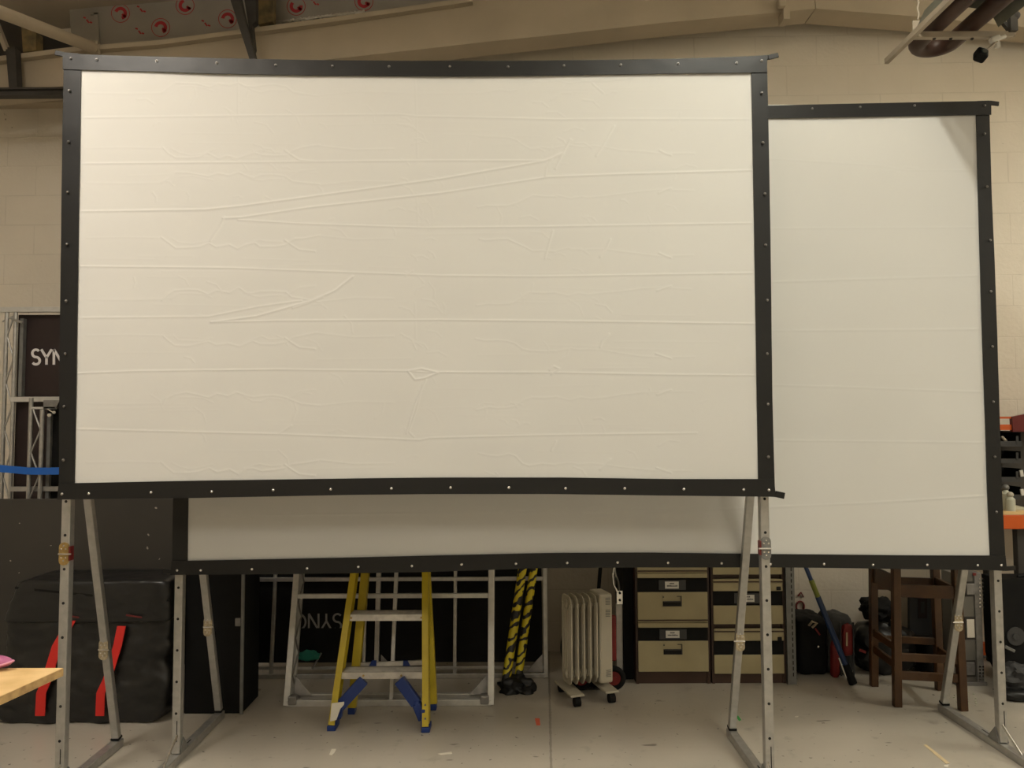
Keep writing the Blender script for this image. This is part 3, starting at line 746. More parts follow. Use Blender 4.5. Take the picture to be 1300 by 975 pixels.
rounded_sack((xl, xr, .0), (P(8, 770, CY).x, P(217, 770, CY).x, P(100, 768, CY).z), CY, BY - .04, 'nylon', 'case_body', t, seed=2, amp=.030, fr=5.5, bulge=.012, PW=12.0)
rounded_sack((P(4, 790, CY).x, P(219, 790, CY).x, P(100, 790, CY).z), (P(32, 732, CY + .05).x, P(222, 740, CY + .05).x, P(100, 731, CY + .1).z), CY - .035, BY - .035, 'nylon', 'lid_flap', t, seed=9, amp=.010, fr=7, bulge=.008, PW=14.0)
mb = MB(); pts = [P(20, 746, CY - .02), P(70, 751, CY - .035), P(130, 757, CY - .035), P(216, 762, CY - .02)]
for i in range(3): mb.bar(pts[i], pts[i + 1], .012, .012)
mb.build('lid_zip', 'black', t)
def strap_mesh(pix, Y, w):
    mb = MB(); pts = [P(x, y, Y - d) for x, y, d in pix]
    for i in range(len(pts) - 1):
        a, b = pts[i], pts[i + 1]; hw = w / 2
        mb.prism([a - Vector((hw, 0, 0)), a + Vector((hw, 0, 0)), b + Vector((hw, 0, 0)), b - Vector((hw, 0, 0))], (0, .005, 0))
    return mb
strap_mesh([(90, 788, .04), (72, 820, .045), (58, 866, .05), (52, 880, .045), (50.5, 909, .03)], CY, .052).build('strap', 'redstrap', t)
strap_mesh([(154, 795, .04), (149, 820, .045), (136, 862, .05), (127.5, 880, .045), (126.5, 909, .03)], CY, .046).build('strap', 'redstrap', t)
for x in (80, 160):
    p = P(x + 12, 787, CY - .05)
    MB().poly([(x, 780), (x + 20, 783), (x + 20, 785), (x, 782)], CY - .052, .003).build('lid_stitching', mat('faded_red', (.12, .01, .01), .7), t)

# ------------------------------------------------------------------ black flight case
t = thing('flight_case', 'tall plain black case standing between the nylon case and the aluminium frames', 'case', (P(275, 900, 4.42).x, 4.5, 0))
xa = P(233, 890, 4.42).x; xb = P(303, 890, 4.36).x
MB().span((xa, 4.42, 0), (xb, 4.70, P(280, 722, 4.42).z + .25), .008).build('case_body', 'black', t)
mb = MB(); p = P(312, 790, 4.41); xk = xb - .03
mb.box((xk, 4.415, p.z), (.03, .012, .045), bevel=.003); mb.build('catch', 'aludark', t)
MB().span((xb - .012, 4.41, .0), (xb + .004, 4.425, P(280, 722, 4.36).z + .25)).build('edge_trim', 'greysteel', t)

# ------------------------------------------------------------------ work table corner with a purple handle
TZ = .90
c = F(80, 848, TZ); b2 = F(0, 884, TZ)
t = thing('work_table', 'pale plywood work table top cut off by the photo edge, near the camera', 'table', (c.x - .6, c.y - .3, 0))
dirb = (b2 - c).normalized()
xr_ = c.x
pl = [Vector((xr_, c.y, TZ)), Vector((xr_ + dirb.x * .62, c.y + dirb.y * .62, TZ)), Vector((xr_ - 1.25, c.y - .62, TZ)), Vector((xr_ - 1.25, c.y + .01, TZ))]
MB().prism(pl, (0, 0, -.024)).build('table_top', 'ply', t)
mb = MB(); mb.prism([pl[0] + Vector((.0015, .0, -.001)), pl[1] + Vector((.0015, 0, -.001)), pl[1] + Vector((.0015, 0, -.023)), pl[0] + Vector((.0015, 0, -.023))], (-.003, 0, 0))
mb.build('edge_band', 'plyedge', t)
for (lx, ly) in [(xr_ - .28, c.y - .08), (xr_ - .30, c.y - .55), (xr_ - 1.19, c.y - .08), (xr_ - 1.19, c.y - .55)]:
    MB().span((lx - .02, ly - .02, 0), (lx + .02, ly + .02, TZ - .024), .003).build('leg', 'ply', t)
h = F(2, 850, TZ); HY = h.y
t = thing('hand_tool', 'purple rounded plastic handle lying on the plywood table', 'tool', (h.x - .04, HY, TZ))
mb = MB(); mb.ball((h.x - .05, HY, TZ + .022), .021, (3.9, 1.5, 1.0), 24); mb.build('handle', 'purple', t, smooth=True)
mb = MB(); mb.tube([Vector((h.x - .05 + .082 * math.cos(a * math.pi / 16), HY + .031 * math.sin(a * math.pi / 16), TZ + .012 + .012 * math.cos(a * math.pi / 16) ** 2)) for a in range(32)], .0035, 8, True)
mb.build('handle_rim', 'pink', t, smooth=True, label='paler pink rim')

# ------------------------------------------------------------------ frames of aluminium
AY0 = F(494, 896).y
def lerp(a, b, t_): return a + (b - a) * t_
def tilt_frame(name, label, x0, x1, yb, yt, H, tube, verts_x, rails_z, depth, m, nm):
    t = thing(name, label, 'frame', ((x0 + x1) / 2, yb, 0))
    def at(x, z, off=0): return Vector((x, yb + (yt - yb) * z / H + off, z))
    for off in ((0, depth) if depth else (0,)):
        z0 = tube / 2; 
        for x in (x0, x1): MB().bar(at(x, 0.002, off), at(x, H, off), tube, tube * .9, bevel=.003).build('side_rail', m, t)
        MB().bar(at(x0, z0, off), at(x1, z0, off), tube, tube * .9, bevel=.003).build('bottom_rail', m, t)
        MB().bar(at(x0, H, off), at(x1, H, off), tube, tube * .9, bevel=.003).build('top_rail', m, t)
        if off == 0:
            for xx, w in verts_x: MB().bar(at(xx, z0, off + .004), at(xx, H, off + .004), w, w, bevel=.002).build('upright', m, t)
            for zz, w in rails_z: MB().bar(at(x0, zz, off - .002), at(x1, zz, off - .002), w, w * .8, bevel=.002).build('cross_rail', m, t)
    return t, at
fx0 = P(364, 890, AY0).x; fx1 = P(623, 890, AY0).x
t, at = tilt_frame('metal_frame', 'open pale aluminium frame leaning behind the yellow stepladder', fx0, fx1, AY0, AY0 + .27, 1.05, .036,
    [(P(500, 800, AY0 + .1).x, .022)], [(P(494, 755, AY0 + .18).z, .026)], .10, 'aluwhite', 0)
for s_, xx in ((1, fx0), (-1, fx1)):
    mb = MB(); mb.prism([at(xx + s_ * .02, .04, .05), at(xx + s_ * .13, .04, .05), at(xx + s_ * .02, .15, .05)], (0, .004, 0))
    mb.cyl(at(xx + s_ * .05, .02, .0), at(xx + s_ * .05, .02, .10), .008, seg=8)
    mb.box(at(xx + s_ * .035, .035, -.003), (.05, .05, .05), bevel=.006)
    mb.build('corner_bracket', 'aludark', t)
mb = MB(); z = .06; k = 0
while z < .98:
    mb.cyl(at(fx0 + .02, z, 0 if k % 2 else .1), at(fx0 + .02, z + .1, .1 if k % 2 else 0), .005, seg=6); z += .1; k += 1
mb.build('lacing', 'aludark', t)

GY = F(500, 861).y
gx0 = P(306, 855, GY).x; gx1 = P(693, 858, GY).x
t, at = tilt_frame('display_frame', 'wide aluminium frame carrying black cloth lettered upside down, against the back wall', gx0, gx1, GY, GY + .12, 1.05, .03,
    [(P(348, 800, GY + .06).x, .022), (P(480, 800, GY + .06).x, .03), (P(578, 800, GY + .06).x, .022), (P(464, 800, GY + .06).x, .02)], [(P(494, 735, GY + .07).z, .026), (P(494, 848, GY).z, .018)], 0, 'alu', 0)
clo = MB().prism([at(gx0 + .02, .09, .025), at(gx1 - .02, .09, .025), at(gx1 - .02, 1.03, .025), at(gx0 + .02, 1.03, .025)], (0, .012, 0)).build('cloth_panel', 'black', t)
mb = MB(); LY = GY + .07 + .020
for s_ in letters('SYNC'):
    stroke(mb, [(434 - a * 20.5, 779 + b * 21) for a, b in s_], GY + .025 + .12 * (P(405, 790, GY).z) / 1.05 - .003, 2.3, .003)
mb.build('lettering', mat('grey_lettering', (.26, .26, .25), .6), clo)
for s_, xx in ((1, P(480, 800, GY).x), (-1, gx1)):
    mb = MB(); mb.prism([at(xx + s_ * .02, .04, -.02), at(xx + s_ * .13, .04, -.02), at(xx + s_ * .02, .15, -.02)], (0, .004, 0)); mb.build('corner_gusset', 'aludark', t)
# teal cloth resting in the frame
p = P(389, 851, GY - .09)
mb = MB(); 
g = bmesh.ops.create_icosphere(mb.bm, subdivisions=3, radius=1)
for v in mb.bm.verts:
    d = 1 + .35 * noise.noise(v.co * 2.3); v.co = Vector((v.co.x * .065 * d, v.co.y * .03, max(-.6, v.co.z) * .038 * d)) + Vector((p.x, GY - .032, .15))
o = mb.build('work_glove', 'teal', smooth=True); tag(o, 'crumpled dark teal work glove on the bottom rail of the black cloth frame', 'glove')
o = MB().cyl(P(396, 849, GY - .035), P(408, 829, GY - .02), .006, seg=8).build('screwdriver', 'aludark', smooth=True); tag(o, 'thin metal rod sticking up beside the teal glove', 'tool')

# ------------------------------------------------------------------ stepladder
t = thing('stepladder', 'yellow fibreglass stepladder with aluminium treads and blue feet', 'ladder', (F(470, 928).x, F(470, 928).y + .15, 0))
fl = F(420.5, 928); frr = F(540, 930); YT = fl.y + .25
tl = P(449, 727, YT); tr = P(539.5, 725, YT)
def ext(a, b, k): return a + (b - a) * k
TOP = 1.62
TL = ext(fl, tl, TOP); TR = ext(frr, tr, TOP)
def channel(a, b, side, nm='front_stile'):
    # C channel: narrow front flange, deep web to the rear
    mb = MB(); off = Vector((0, .085, 0)); w = .034
    mb.bar(a, b, w, .006, (0, 1, 0)); mb.bar(a + off, b + off, w, .006)
    s_ = Vector((-side * (w / 2 - .003), .0425, 0)); mb.bar(a + s_, b + s_, .006, .09)
    return mb.build(nm, 'yellow', t)
SLf = channel(fl + Vector((0, 0, .03)), TL, 1); SRf = channel(frr + Vector((0, 0, .03)), TR, -1)
rbl = F(447, 905); rbr = F(550, 900)
RTL = Vector((TL.x + .03, TL.y + .10, TL.z)); RTR = Vector((TR.x - .03, TR.y + .10, TR.z))
for a, b in ((rbl + Vector((0, 0, .03)), RTL), (rbr + Vector((0, 0, .03)), RTR)):
    MB().bar(a, b, .046, .05, bevel=.003).build('rear_rail', 'yellow', t)
def stp(pyf, pyt, k0, nm='tread'):
    a = k0
    A = ext(fl, tl, a); B = ext(frr, tr, a)
    z = (A.z + B.z) / 2
    mb = MB(); mb.span((A.x + .012, A.y - .006, z - .035), (B.x - .012, A.y + .004, z)); mb.span((A.x + .012, A.y, z - .006), (B.x - .012, A.y + .10, z), .001)
    mb.span((A.x + .012, A.y + .092, z - .035), (B.x - .012, A.y + .10, z))
    for q in range(6): mb.span((A.x + .02, A.y + .01 + q * .014, z), (B.x - .02, A.y + .014 + q * .014, z + .002))
    o = mb.build(nm, 'step', t)
    mb = MB()
    for f in (.28, .72) if a < .5 else (.05, .95):
        mb.cyl((lerp(A.x, B.x, f), A.y - .009, z - .018), (lerp(A.x, B.x, f), A.y - .004, z - .018), .006, seg=10)
    mb.build('rivet', 'brass', o)
    return z
zs1 = P(480, 854, fl.y + .08).z; zs2 = P(480, 781, fl.y + .17).z
k1 = zs1 / tl.z; k2 = zs2 / tl.z
stp(0, 0, k1); stp(0, 0, k2); stp(0, 0, k2 + (k2 - k1)); 
stp(0, 0, min(1.55, k2 + 2 * (k2 - k1)))
mb = MB(); mb.span((TL.x - .03, TL.y - .03, TL.z), (TR.x + .03, TL.y + .16, TL.z + .03), .008); mb.build('top_cap', 'bluep', t)
mb = MB(); a = ext(rbl, RTL, .22); b = ext(rbr, RTR, .22); zz = P(490, 844, a.y).z; a.z = b.z = zz
mb.bar(a, b, .026, .012, (0, 1, 0)); cbz = mb.build('rear_crossbar', 'step', t)
for x in (474.5, 514.5):
    p = P(x, 842, a.y - .02); mb = MB(); sg = -1 if x < 490 else 1
    mb.prism([p + Vector((-.028 if sg < 0 else -.014, 0, -.016)), p + Vector((.014 if sg < 0 else .028, 0, -.016)), p + Vector((.014, 0, .014)) if sg < 0 else p + Vector((.012, 0, .014)), p + Vector((-.012, 0, .014))], (0, .01, 0))
    mb.build('blue_clip', 'bluep', cbz)
for (foot, sx, stile, px1, px2) in ((fl, 1, SLf, (462, 863), (431, 897)), (frr, -1, SRf, (507, 863), (529, 893))):
    mb = MB(); Yb = foot.y + .06
    p1 = P(px1[0], px1[1], Yb + .03); p2 = P(px2[0], px2[1], Yb); p3 = Vector((foot.x + sx * .02, Yb, .05))
    mb.bar(p1, p2, .058, .04, bevel=.004); mb.bar(p2, p3, .045, .05, bevel=.004); mb.ball(p2, .026, (1, 1, 1), 10)
    mb.build('corner_brace', 'bluep', t)
    mb = MB(); mb.span((foot.x - .022, foot.y - .008, 0), (foot.x + .024, foot.y + .095, .028), .004); mb.span((foot.x + sx * .004, foot.y + .02, .02), (foot.x + sx * .026, foot.y + .09, .11), .003)
    mb.build('foot', 'bluep', t)
for rb in (rbl, rbr): MB().span((rb.x - .02, rb.y - .03, 0), (rb.x + .02, rb.y + .03, .035), .004).build('foot', 'bluep', t)
MB().poly([(421, 893), (437, 891), (436.5, 895), (432, 900), (427, 914), (419, 916)], fl.y - .012, .003).build('torn_label', 'paper', t, label='torn whitish sticker')
mb = MB()
for kk in (.06, .14): 
    for a, b in ((fl, tl), (frr, tr)): p = ext(a, b, kk); mb.cyl(p + Vector((0, -.008, .02)), p + Vector((0, -.002, .02)), .006, seg=8)
for kk in (k1, k2):
    for a, b in ((fl, tl), (frr, tr)): p = ext(a, b, kk); mb.cyl(p + Vector((0, -.008, -.015)), p + Vector((0, -.002, -.015)), .006, seg=8)
mb.build('stile_rivets', 'greysteel', t)

# ------------------------------------------------------------------ hazard taped poles
def haz(name, a, b, r, label, seed, back):
    mb = MB(); n = 60
    pts = [a + (b - a) * (i / n) for i in range(n + 1)]
    mb.tube(pts, r, 12)
    m = bpy.data.materials.get('hazard_tape')
    if not m:
        m = mat('hazard_tape', (.5, .4, .02), .4); nt = m.node_tree; bs = nt.nodes['Principled BSDF']; L = nt.links.new
        tc = nt.nodes.new('ShaderNodeTexCoord'); mp = nt.nodes.new('ShaderNodeMapping'); mp.inputs['Rotation'].default_value = (0, R(38), 0); L(tc.outputs['Object'], mp.inputs[0])
        w = nt.nodes.new('ShaderNodeTexWave'); w.inputs['Scale'].default_value = 6.5; w.inputs['Distortion'].default_value = 6.0; w.inputs['Detail'].default_value = 1.5; w.inputs['Detail Scale'].default_value = 2.5; w.bands_direction = 'Z'
        L(mp.outputs[0], w.inputs['Vector']); r_ = nt.nodes.new('ShaderNodeValToRGB'); r_.color_ramp.elements[0].position = .40; r_.color_ramp.elements[1].position = .43
        r_.color_ramp.elements[0].color = (.012, .012, .014, 1); r_.color_ramp.elements[1].color = (.62, .50, .02, 1); L(w.outputs['Fac'], r_.inputs['Fac']); L(r_.outputs['Color'], bs.inputs['Base Color'])
    o = mb.build(name, m, smooth=True); tag(o, label, 'pole')
    return o
HY_ = F(645, 878).y
haz('taped_pole', P(642, 868, HY_) , P(668, 690, HY_ + .2), .028, 'hazard-taped pole, the shorter-footed one farther from the radiator', 1, 0)
haz('taped_pole', P(656, 874, HY_ + .03), P(682, 690, HY_ + .2), .026, 'hazard-taped pole, the one closer to the radiator', 2, 0)
mb = MB(); bmesh.ops.create_icosphere(mb.bm, subdivisions=4, radius=1)
bp_ = F(656, 876)
for v in mb.bm.verts:
    d = 1 + .5 * noise.noise(v.co * 2.1 + Vector((4, 0, 0))); v.co = Vector((v.co.x * .10 * d, v.co.y * .07 * d, max(-.3, v.co.z) * .07 * d)) + Vector((bp_.x, bp_.y - .02, .021))
o = mb.build('black_cloth', 'blackfab', smooth=True); tag(o, 'crumpled black cloth on the floor under the hazard-taped poles', 'cloth')

# ------------------------------------------------------------------ oil radiator
a0 = F(728, 897); a1 = F(780, 891)      # front caster contacts
bk0 = F(709, 882)
ax = (Vector((a1.x, a1.y, 0)) - Vector((a0.x, a0.y, 0))); LA = ax.length; ax.normalize(); dp = Vector((-ax.y, ax.x, 0))
t = thing('oil_radiator', 'cream oil-filled radiator heater on black casters', 'radiator', (a0 + ax * LA * .5 + dp * .1))
rotz = Matrix.Rotation(math.atan2(ax.y, ax.x), 3, 'Z')
W = .215
base = a0 + dp * .015
zb = .095; zt_ = P(740, 757, a0.y + .08).z
for k in range(2):
    c = base + ax * (LA * (.08 if k == 0 else .92)) + dp * W * .5
    MB().box(c + Vector((0, 0, .062)), (.085, W + .07, .014), rotz, .006).build('foot_bracket', 'cream', t)
    for s_ in (-1, 1):
        q = c + dp * (s_ * (W * .5 + .02)); mb = MB()
        mb.cyl(Vector((q.x, q.y, .026)) - ax * .018, Vector((q.x, q.y, .026)) + ax * .018, .026, seg=18)
        mb.cyl(Vector((q.x, q.y, .03)), Vector((q.x, q.y, .056)), .008, seg=8)
        mb.build('caster', 'rubber', t, smooth=True)
nf = 5; f0 = base - ax * .012
DW = .155
for k in range(nf):
    c = f0 + ax * (.02 + k * .040) + dp * W * .5
    mb = MB(); hz = (zt_ - zb)
    # fin: thin plate with rounded outline plus fat oil channels top and bottom
    pts = []
    for i in range(5):
        a = i / 4 * math.pi / 2; pts.append(dp * (DW / 2 - .04 + .04 * math.cos(a)) + Vector((0, 0, hz / 2 - .04 + .04 * math.sin(a))))
    for i in range(5):
        a = math.pi / 2 + i / 4 * math.pi / 2; pts.append(dp * (-DW / 2 + .04 + .04 * math.cos(a)) + Vector((0, 0, hz / 2 - .04 + .04 * math.sin(a))))
    for i in range(5):
        a = math.pi + i / 4 * math.pi / 2; pts.append(dp * (-DW / 2 + .04 + .04 * math.cos(a)) + Vector((0, 0, -hz / 2 + .04 + .04 * math.sin(a))))
    for i in range(5):
        a = 1.5 * math.pi + i / 4 * math.pi / 2; pts.append(dp * (DW / 2 - .04 + .04 * math.cos(a)) + Vector((0, 0, -hz / 2 + .04 + .04 * math.sin(a))))
    cc = c + Vector((0, 0, zb + hz / 2))
    mb.prism([cc + p - ax * .002 for p in pts], ax * .004)
    for q in (-.055, -.02, .02, .055):
        mb.cyl(cc + dp * q + Vector((0, 0, -hz / 2 + .05)), cc + dp * q + Vector((0, 0, hz / 2 - .05)), .0085, seg=8)
    for q in (-1, 1): mb.ball(cc + Vector((0, 0, q * (hz / 2 - .055))), .03, (.55, 1.6, 1), 12)
    # turned front edge
    mb.tube([cc + dp * (-DW / 2) + Vector((0, 0, -hz / 2 + .04)), cc + dp * (-DW / 2) + Vector((0, 0, hz / 2 - .04))], .007, 8)
    mb.build('fin', 'cream', t, smooth=True)
mb = MB(); cc = f0 + dp * W * .5 + Vector((0, 0, zb + .05))
for q in (zb + .055, zt_ - .055):
    mb.cyl(f0 + dp * W * .5 + ax * .01 + Vector((0, 0, q)), f0 + dp * W * .5 + ax * (.03 + nf * .040) + Vector((0, 0, q)), .022, seg=14)
mb.build('oil_manifold', 'cream', t, smooth=True)
cB = f0 + ax * (.02 + nf * .040 + .018) + dp * W * .5 + Vector((0, 0, (zb + zt_) / 2 + .004))
cbx = MB().box(cB, (.085, DW + .012, zt_ - zb + .008), rotz, .014).build('control_housing', 'cream', t)
mb = MB()
for zz in (.20, .13, -.22):
    for j in range(5): mb.box(cB - dp * (DW / 2 + .0065) + ax * .012 + Vector((0, 0, zz + j * .009)), (.03, .002, .004), rotz)
mb.build('vent_slots', 'greysteel', cbx)

# hand truck with red wheels behind the radiator, hose, white post
HX = P(790, 858, 4.95)
t = thing('hand_truck', 'red hand truck with red-hubbed black wheel parked behind the radiator', 'trolley', (HX.x - .05, 4.95, 0))
WY = 4.80; wc = P(778.5, 854, WY)
RW = .074
for xx in (wc.x, wc.x - .20):
    mb = MB(); mb.tube([Vector((xx + .0, WY, RW)) + Vector((math.cos(a * math.pi / 14) * (RW - .018), -.02, math.sin(a * math.pi / 14) * (RW - .018))) for a in range(28)], .018, 10, True)
    w_ = mb.build('tyre', 'rubber', t, smooth=True)
    mb = MB(); mb.cyl((xx, WY - .03, RW), (xx, WY - .01, RW), RW - .022, seg=24); mb.cyl((xx, WY - .04, RW), (xx, WY, RW), .018, seg=12)
    mb.build('hub', 'redcloth', w_, smooth=True)
mb = MB(); 
for xx in (wc.x - .03, wc.x - .17): mb.tube([(xx, WY + .05, .06), (xx, WY + .10, .42), (xx, WY + .12, .50)], .013, 10)
for zz in (.15, .30, .45): mb.cyl((wc.x - .17, WY + .06 + zz * .11, zz), (wc.x - .03, WY + .06 + zz * .11, zz), .010, seg=10)
mb.cyl((wc.x - .22, WY, RW), (wc.x + .01, WY, RW), .010, seg=10)
mb.build('frame', 'darksteel', t, smooth=True)
MB().span((wc.x - .16, WY + .02, .16), (wc.x + .025, WY + .05, .44), .01).build('red_back_plate', 'redcloth', t)
MB().span((wc.x - .19, WY - .02, .005), (wc.x - .02, WY + .06, .012)).build('toe_plate', 'darksteel', t)
mb = MB(); mb.tube([P(714 + 9 - 9 * math.sin(a / 12 * math.pi), 788 + a * 5.6, 4.9) for a in range(13)], .013, 8)
o = mb.build('black_hose', 'rubber', smooth=True); tag(o, 'black hose loop bulging out behind the radiator fins', 'hose')
mb = MB(); mb.tube([P(764, 700, 5.05), P(761, 735, 5.05), P(758, 775, 5.05), Vector((P(757, 830, 5.05).x, 5.05, .0))], .012, 8)
o = mb.build('suction_pipe', 'rubber', smooth=True); tag(o, 'thin black pipe rising behind the radiator top', 'pipe')
PYW = 5.0
px0 = P(783, 866, PYW); px1_ = P(791.5, 866, PYW)
t = thing('white_post', 'white rectangular post with chrome latch standing against the filing cabinet gap', 'post', ((px0.x + px1_.x) / 2, PYW, 0))
MB().span((px0.x, PYW, 0), (px1_.x, PYW + .03, P(787, 767, PYW).z), .003).build('post', 'aluwhite', t)
mb = MB(); mb.poly([(783, 750), (790.5, 750), (790.5, 767), (783, 767)], PYW - .006, .02); lt = mb.build('latch_plate', 'chrome', t)
mb = MB(); p = P(787, 753, PYW - .01); mb.cyl(p, p + Vector((0, .004, 0)), .008, seg=10); p = P(787, 762, PYW - .01); mb.cyl(p, p + Vector((0, .004, 0)), .008, seg=10); mb.build('latch_hole', 'hole', lt)
mb = MB(); mb.tube([P(787, 750, PYW), P(785, 738, PYW), P(781, 728, PYW), P(779, 700, PYW)], .008, 8); mb.tube([P(784, 752, PYW), P(779, 742, PYW), P(778, 730, PYW), P(783, 700, PYW)], .007, 8)
mb.build('chrome_arm', 'chrome', t, smooth=True)
BX = P(792.5, 866, 4.98); o = MB().span((BX.x, 4.98, 0), (P(804.5, 866, 4.98).x, 5.35, P(800, 690, 5.0).z)).build('divider_board', 'black')
tag(o, 'narrow black upright board filling the gap beside the filing cabinet', 'panel')

# ------------------------------------------------------------------ filing cabinets
CBY = F(855, 868.5).y
def cabinet(x0, x1, label, rows, plinth, H=1.32, handles=True):
    t = thing('filing_cabinet', label, 'cabinet', ((x0 + x1) / 2, CBY + .3, 0), )
    xm = (x0 + x1) / 2 ; g = .013
    zz = lambda py: P(900, py, CBY).z
    th = .018
    mb = MB(); mb.span((x0, CBY + .006, 0), (x0 + th, CBY + .60, H)); mb.span((x1 - th, CBY + .006, 0), (x1, CBY + .60, H)); mb.span((x0 + th, CBY + .58, 0), (x1 - th, CBY + .60, H))
    mb.span((x0, CBY + .006, H), (x1, CBY + .60, H + .015)); mb.span((x0 + th, CBY + .014, 0), (x1 - th, CBY + .58, zz(plinth)))
    mb.span((x0 + th, CBY + .03, zz(plinth)), (x1 - th, CBY + .04, H))
    mb.build('carcass', 'brown', t)
    a = x0 + g; b = x1 - g
    for r in rows:
        ytop, ys0, ys1, ybot, lip, card, hd, lock = r
        d = MB().span((a, CBY - .004, zz(ybot)), (b, CBY + .022, zz(ys1)), .003).build('drawer', 'beige', t)
        MB().span((a, CBY - .006, zz(ys0)), (b, CBY + .022, zz(ytop)), .003).build('drawer_lip', 'beige', d)
        if lip:
            MB().span((a, CBY - .010, zz(lip) - .004), (b, CBY - .004, zz(lip) + .004), .002).build('pull_groove', 'brown', d)
        MB().span((a, CBY + .004, zz(ys1)), (b, CBY + .018, zz(ys0))).build('label_strip', 'black', d)
        if card:
            cx = xm + card * .0; zc = (zz(ys0) + zz(ys1)) / 2
            MB().span((cx - .085, CBY - .001, zc - .031), (cx + .085, CBY + .004, zc + .031)).build('label_holder', 'grey', d)
            c_ = MB().span((cx - .046, CBY - .003, zc - .022), (cx + .040, CBY - .001, zc + .022)).build('label_card', 'card', d)
            mb = MB()
            for q, (w0, w1, z0) in enumerate([(-.018, .012, .009), (-.034, .030, -.006)]):
                x = cx + w0
                while x < cx + w1 - .003:
                    w = random.uniform(.003, .006); mb.span((x, CBY - .0035, zc + z0 - .003), (x + w, CBY - .003, zc + z0 + random.choice([.003, .005]))); x += w + .0015
            mb.build('typed_text', 'ink', d)
        if hd:
            zc = zz(hd); 
            MB().span((xm - .062, CBY - .0065, zc - .036), (xm + .056, CBY - .004, zc - .004), .001).build('handle_recess', 'hole', d)
            mb = MB(); mb.span((xm + .050, CBY - .008, zc - .036), (xm + .056, CBY - .004, zc + .028)); mb.span((xm + .026, CBY - .008, zc + .024), (xm + .056, CBY - .004, zc + .028)); mb.span((xm - .062, CBY - .008, zc + .018), (xm - .055, CBY - .004, zc + .026)); mb.span((xm - .055, CBY - .016, zc - .008), (xm + .050, CBY - .004, zc - .003))
            mb.build('handle', 'darksteel', d)
        if lock:
            MB().span((b - .04, CBY - .009, zz(lock) - .012), (b - .012, CBY - .005, zz(lock) + .012), .002).build('lock', 'hole', d)
    return t
pc = P(808, 860, CBY).x; pd = P(902.5, 860, CBY).x; pe = P(904.5, 860, CBY).x; pf = P(998.5, 860, CBY).x
cabinet(pc, pd, 'brown and cream filing cabinet with recessed drawer handles, next to the radiator',
    [(790.5, 796.5, 813.5, 852.5, 0, 1, 823, 0), (721.5 + 6, 733.5, 751.5, 790, 787, 1, 762, 0), (666, 671, 689, 727, 724.5, 1, 700, 0), (604, 609, 627, 665, 0, 1, 638, 0)], 853)
cabinet(pe, pf, 'brown and cream filing cabinet with slim drawer lips, behind the front screen leg',
    [(798.5, 813.5, 831.5, 855.5, 801.5, 0, 0, 811), (735.5, 750.5, 769, 792.5, 738.5, 1, 0, 747), (672, 687.5, 706, 729.5, 675, 1, 0, 684), (609, 624, 643, 667, 612, 1, 0, 621)], 856)

# slotted angle shelving upright
SY = F(1006, 869).y
sx0 = P(1000, 868, SY).x; sx1 = P(1011.5, 868, SY).x
t = thing('shelving_upright', 'grey slotted angle upright beside the filing cabinets', 'post', (sx0, SY, 0))
mb = MB(); mb.span((sx0, SY, 0), (sx1, SY + .003, 1.6)); mb.span((sx0, SY, 0), (sx0 + .003, SY + .04, 1.6)); u = mb.build('angle', 'greysteel', t)
mb = MB(); z = .05
while z < 1.55: mb.span(((sx0 + sx1) / 2 + .006, SY - .001, z), ((sx0 + sx1) / 2 + .012, SY, z + .022)); z += .036
mb.build('slots', 'hole', u)
o = MB().span((P(998.8, 868, SY + .03).x - .0, SY + .05, 0), (P(1002, 868, SY).x, SY + .4, 1.3)).build('dark_board', 'black'); tag(o, 'black board edge between the filing cabinet and slotted upright', 'board')

# ------------------------------------------------------------------ right back corner: bags, pole, stool
BYR = F(1035, 866).y + .10
def blob(name, c, sz, m, seed, label, cat, amp=.25, sub=4, p=4.0, parent=None, fr=2.2):
    mb = MB(); bmesh.ops.create_icosphere(mb.bm, subdivisions=sub, radius=1)
    for v in mb.bm.verts:
        q = v.co.copy(); L = (abs(q.x) ** p + abs(q.y) ** p + abs(q.z) ** p) ** (1 / p); q = q / L
        d = 1 + amp * noise.noise(q * fr + Vector((seed, 0, 0))) + amp * .4 * noise.noise(q * fr * 3 + Vector((0, seed, 0)))
        v.co = Vector((q.x * sz[0] * d, q.y * sz[1] * d, q.z * sz[2] * d)) + Vector(c)
        if v.co.z < c[2] - sz[2]: v.co.z = c[2] - sz[2]
    o = mb.build(name, m, parent, smooth=True)
    if label: tag(o, label, cat)
    return o
xa = P(1014, 865, BYR).x; xb = P(1055, 865, BYR).x; zt3 = P(1030, 786, BYR).z
t = thing('holdall_bag', 'upright black fabric bag with tan and red tabs behind the leaning blue pole', 'bag', ((xa + xb) / 2, BYR + .17, 0))
body = blob('bag_body', ((xa + xb) / 2, BYR + .17, zt3 / 2), ((xb - xa) / 2, .16, zt3 / 2), 'black', 3, None, None, amp=.06, p=9, parent=t)
mb = MB(); mb.tube([P(1027, 794, BYR), P(1031, 789, BYR - .02), P(1037, 791, BYR - .02), P(1031, 797, BYR - .02)], .008, 6); mb.build('tan_tab', 'zinc', t, smooth=True)
MB().bar(P(1035, 798, BYR - .01), P(1041, 806, BYR - .01), .01, .006).build('red_tab', 'redcloth', t)
p = P(1038.5, 821, BYR - .01); MB().ball(p, .009).build('stud', 'chrome', t, smooth=True)
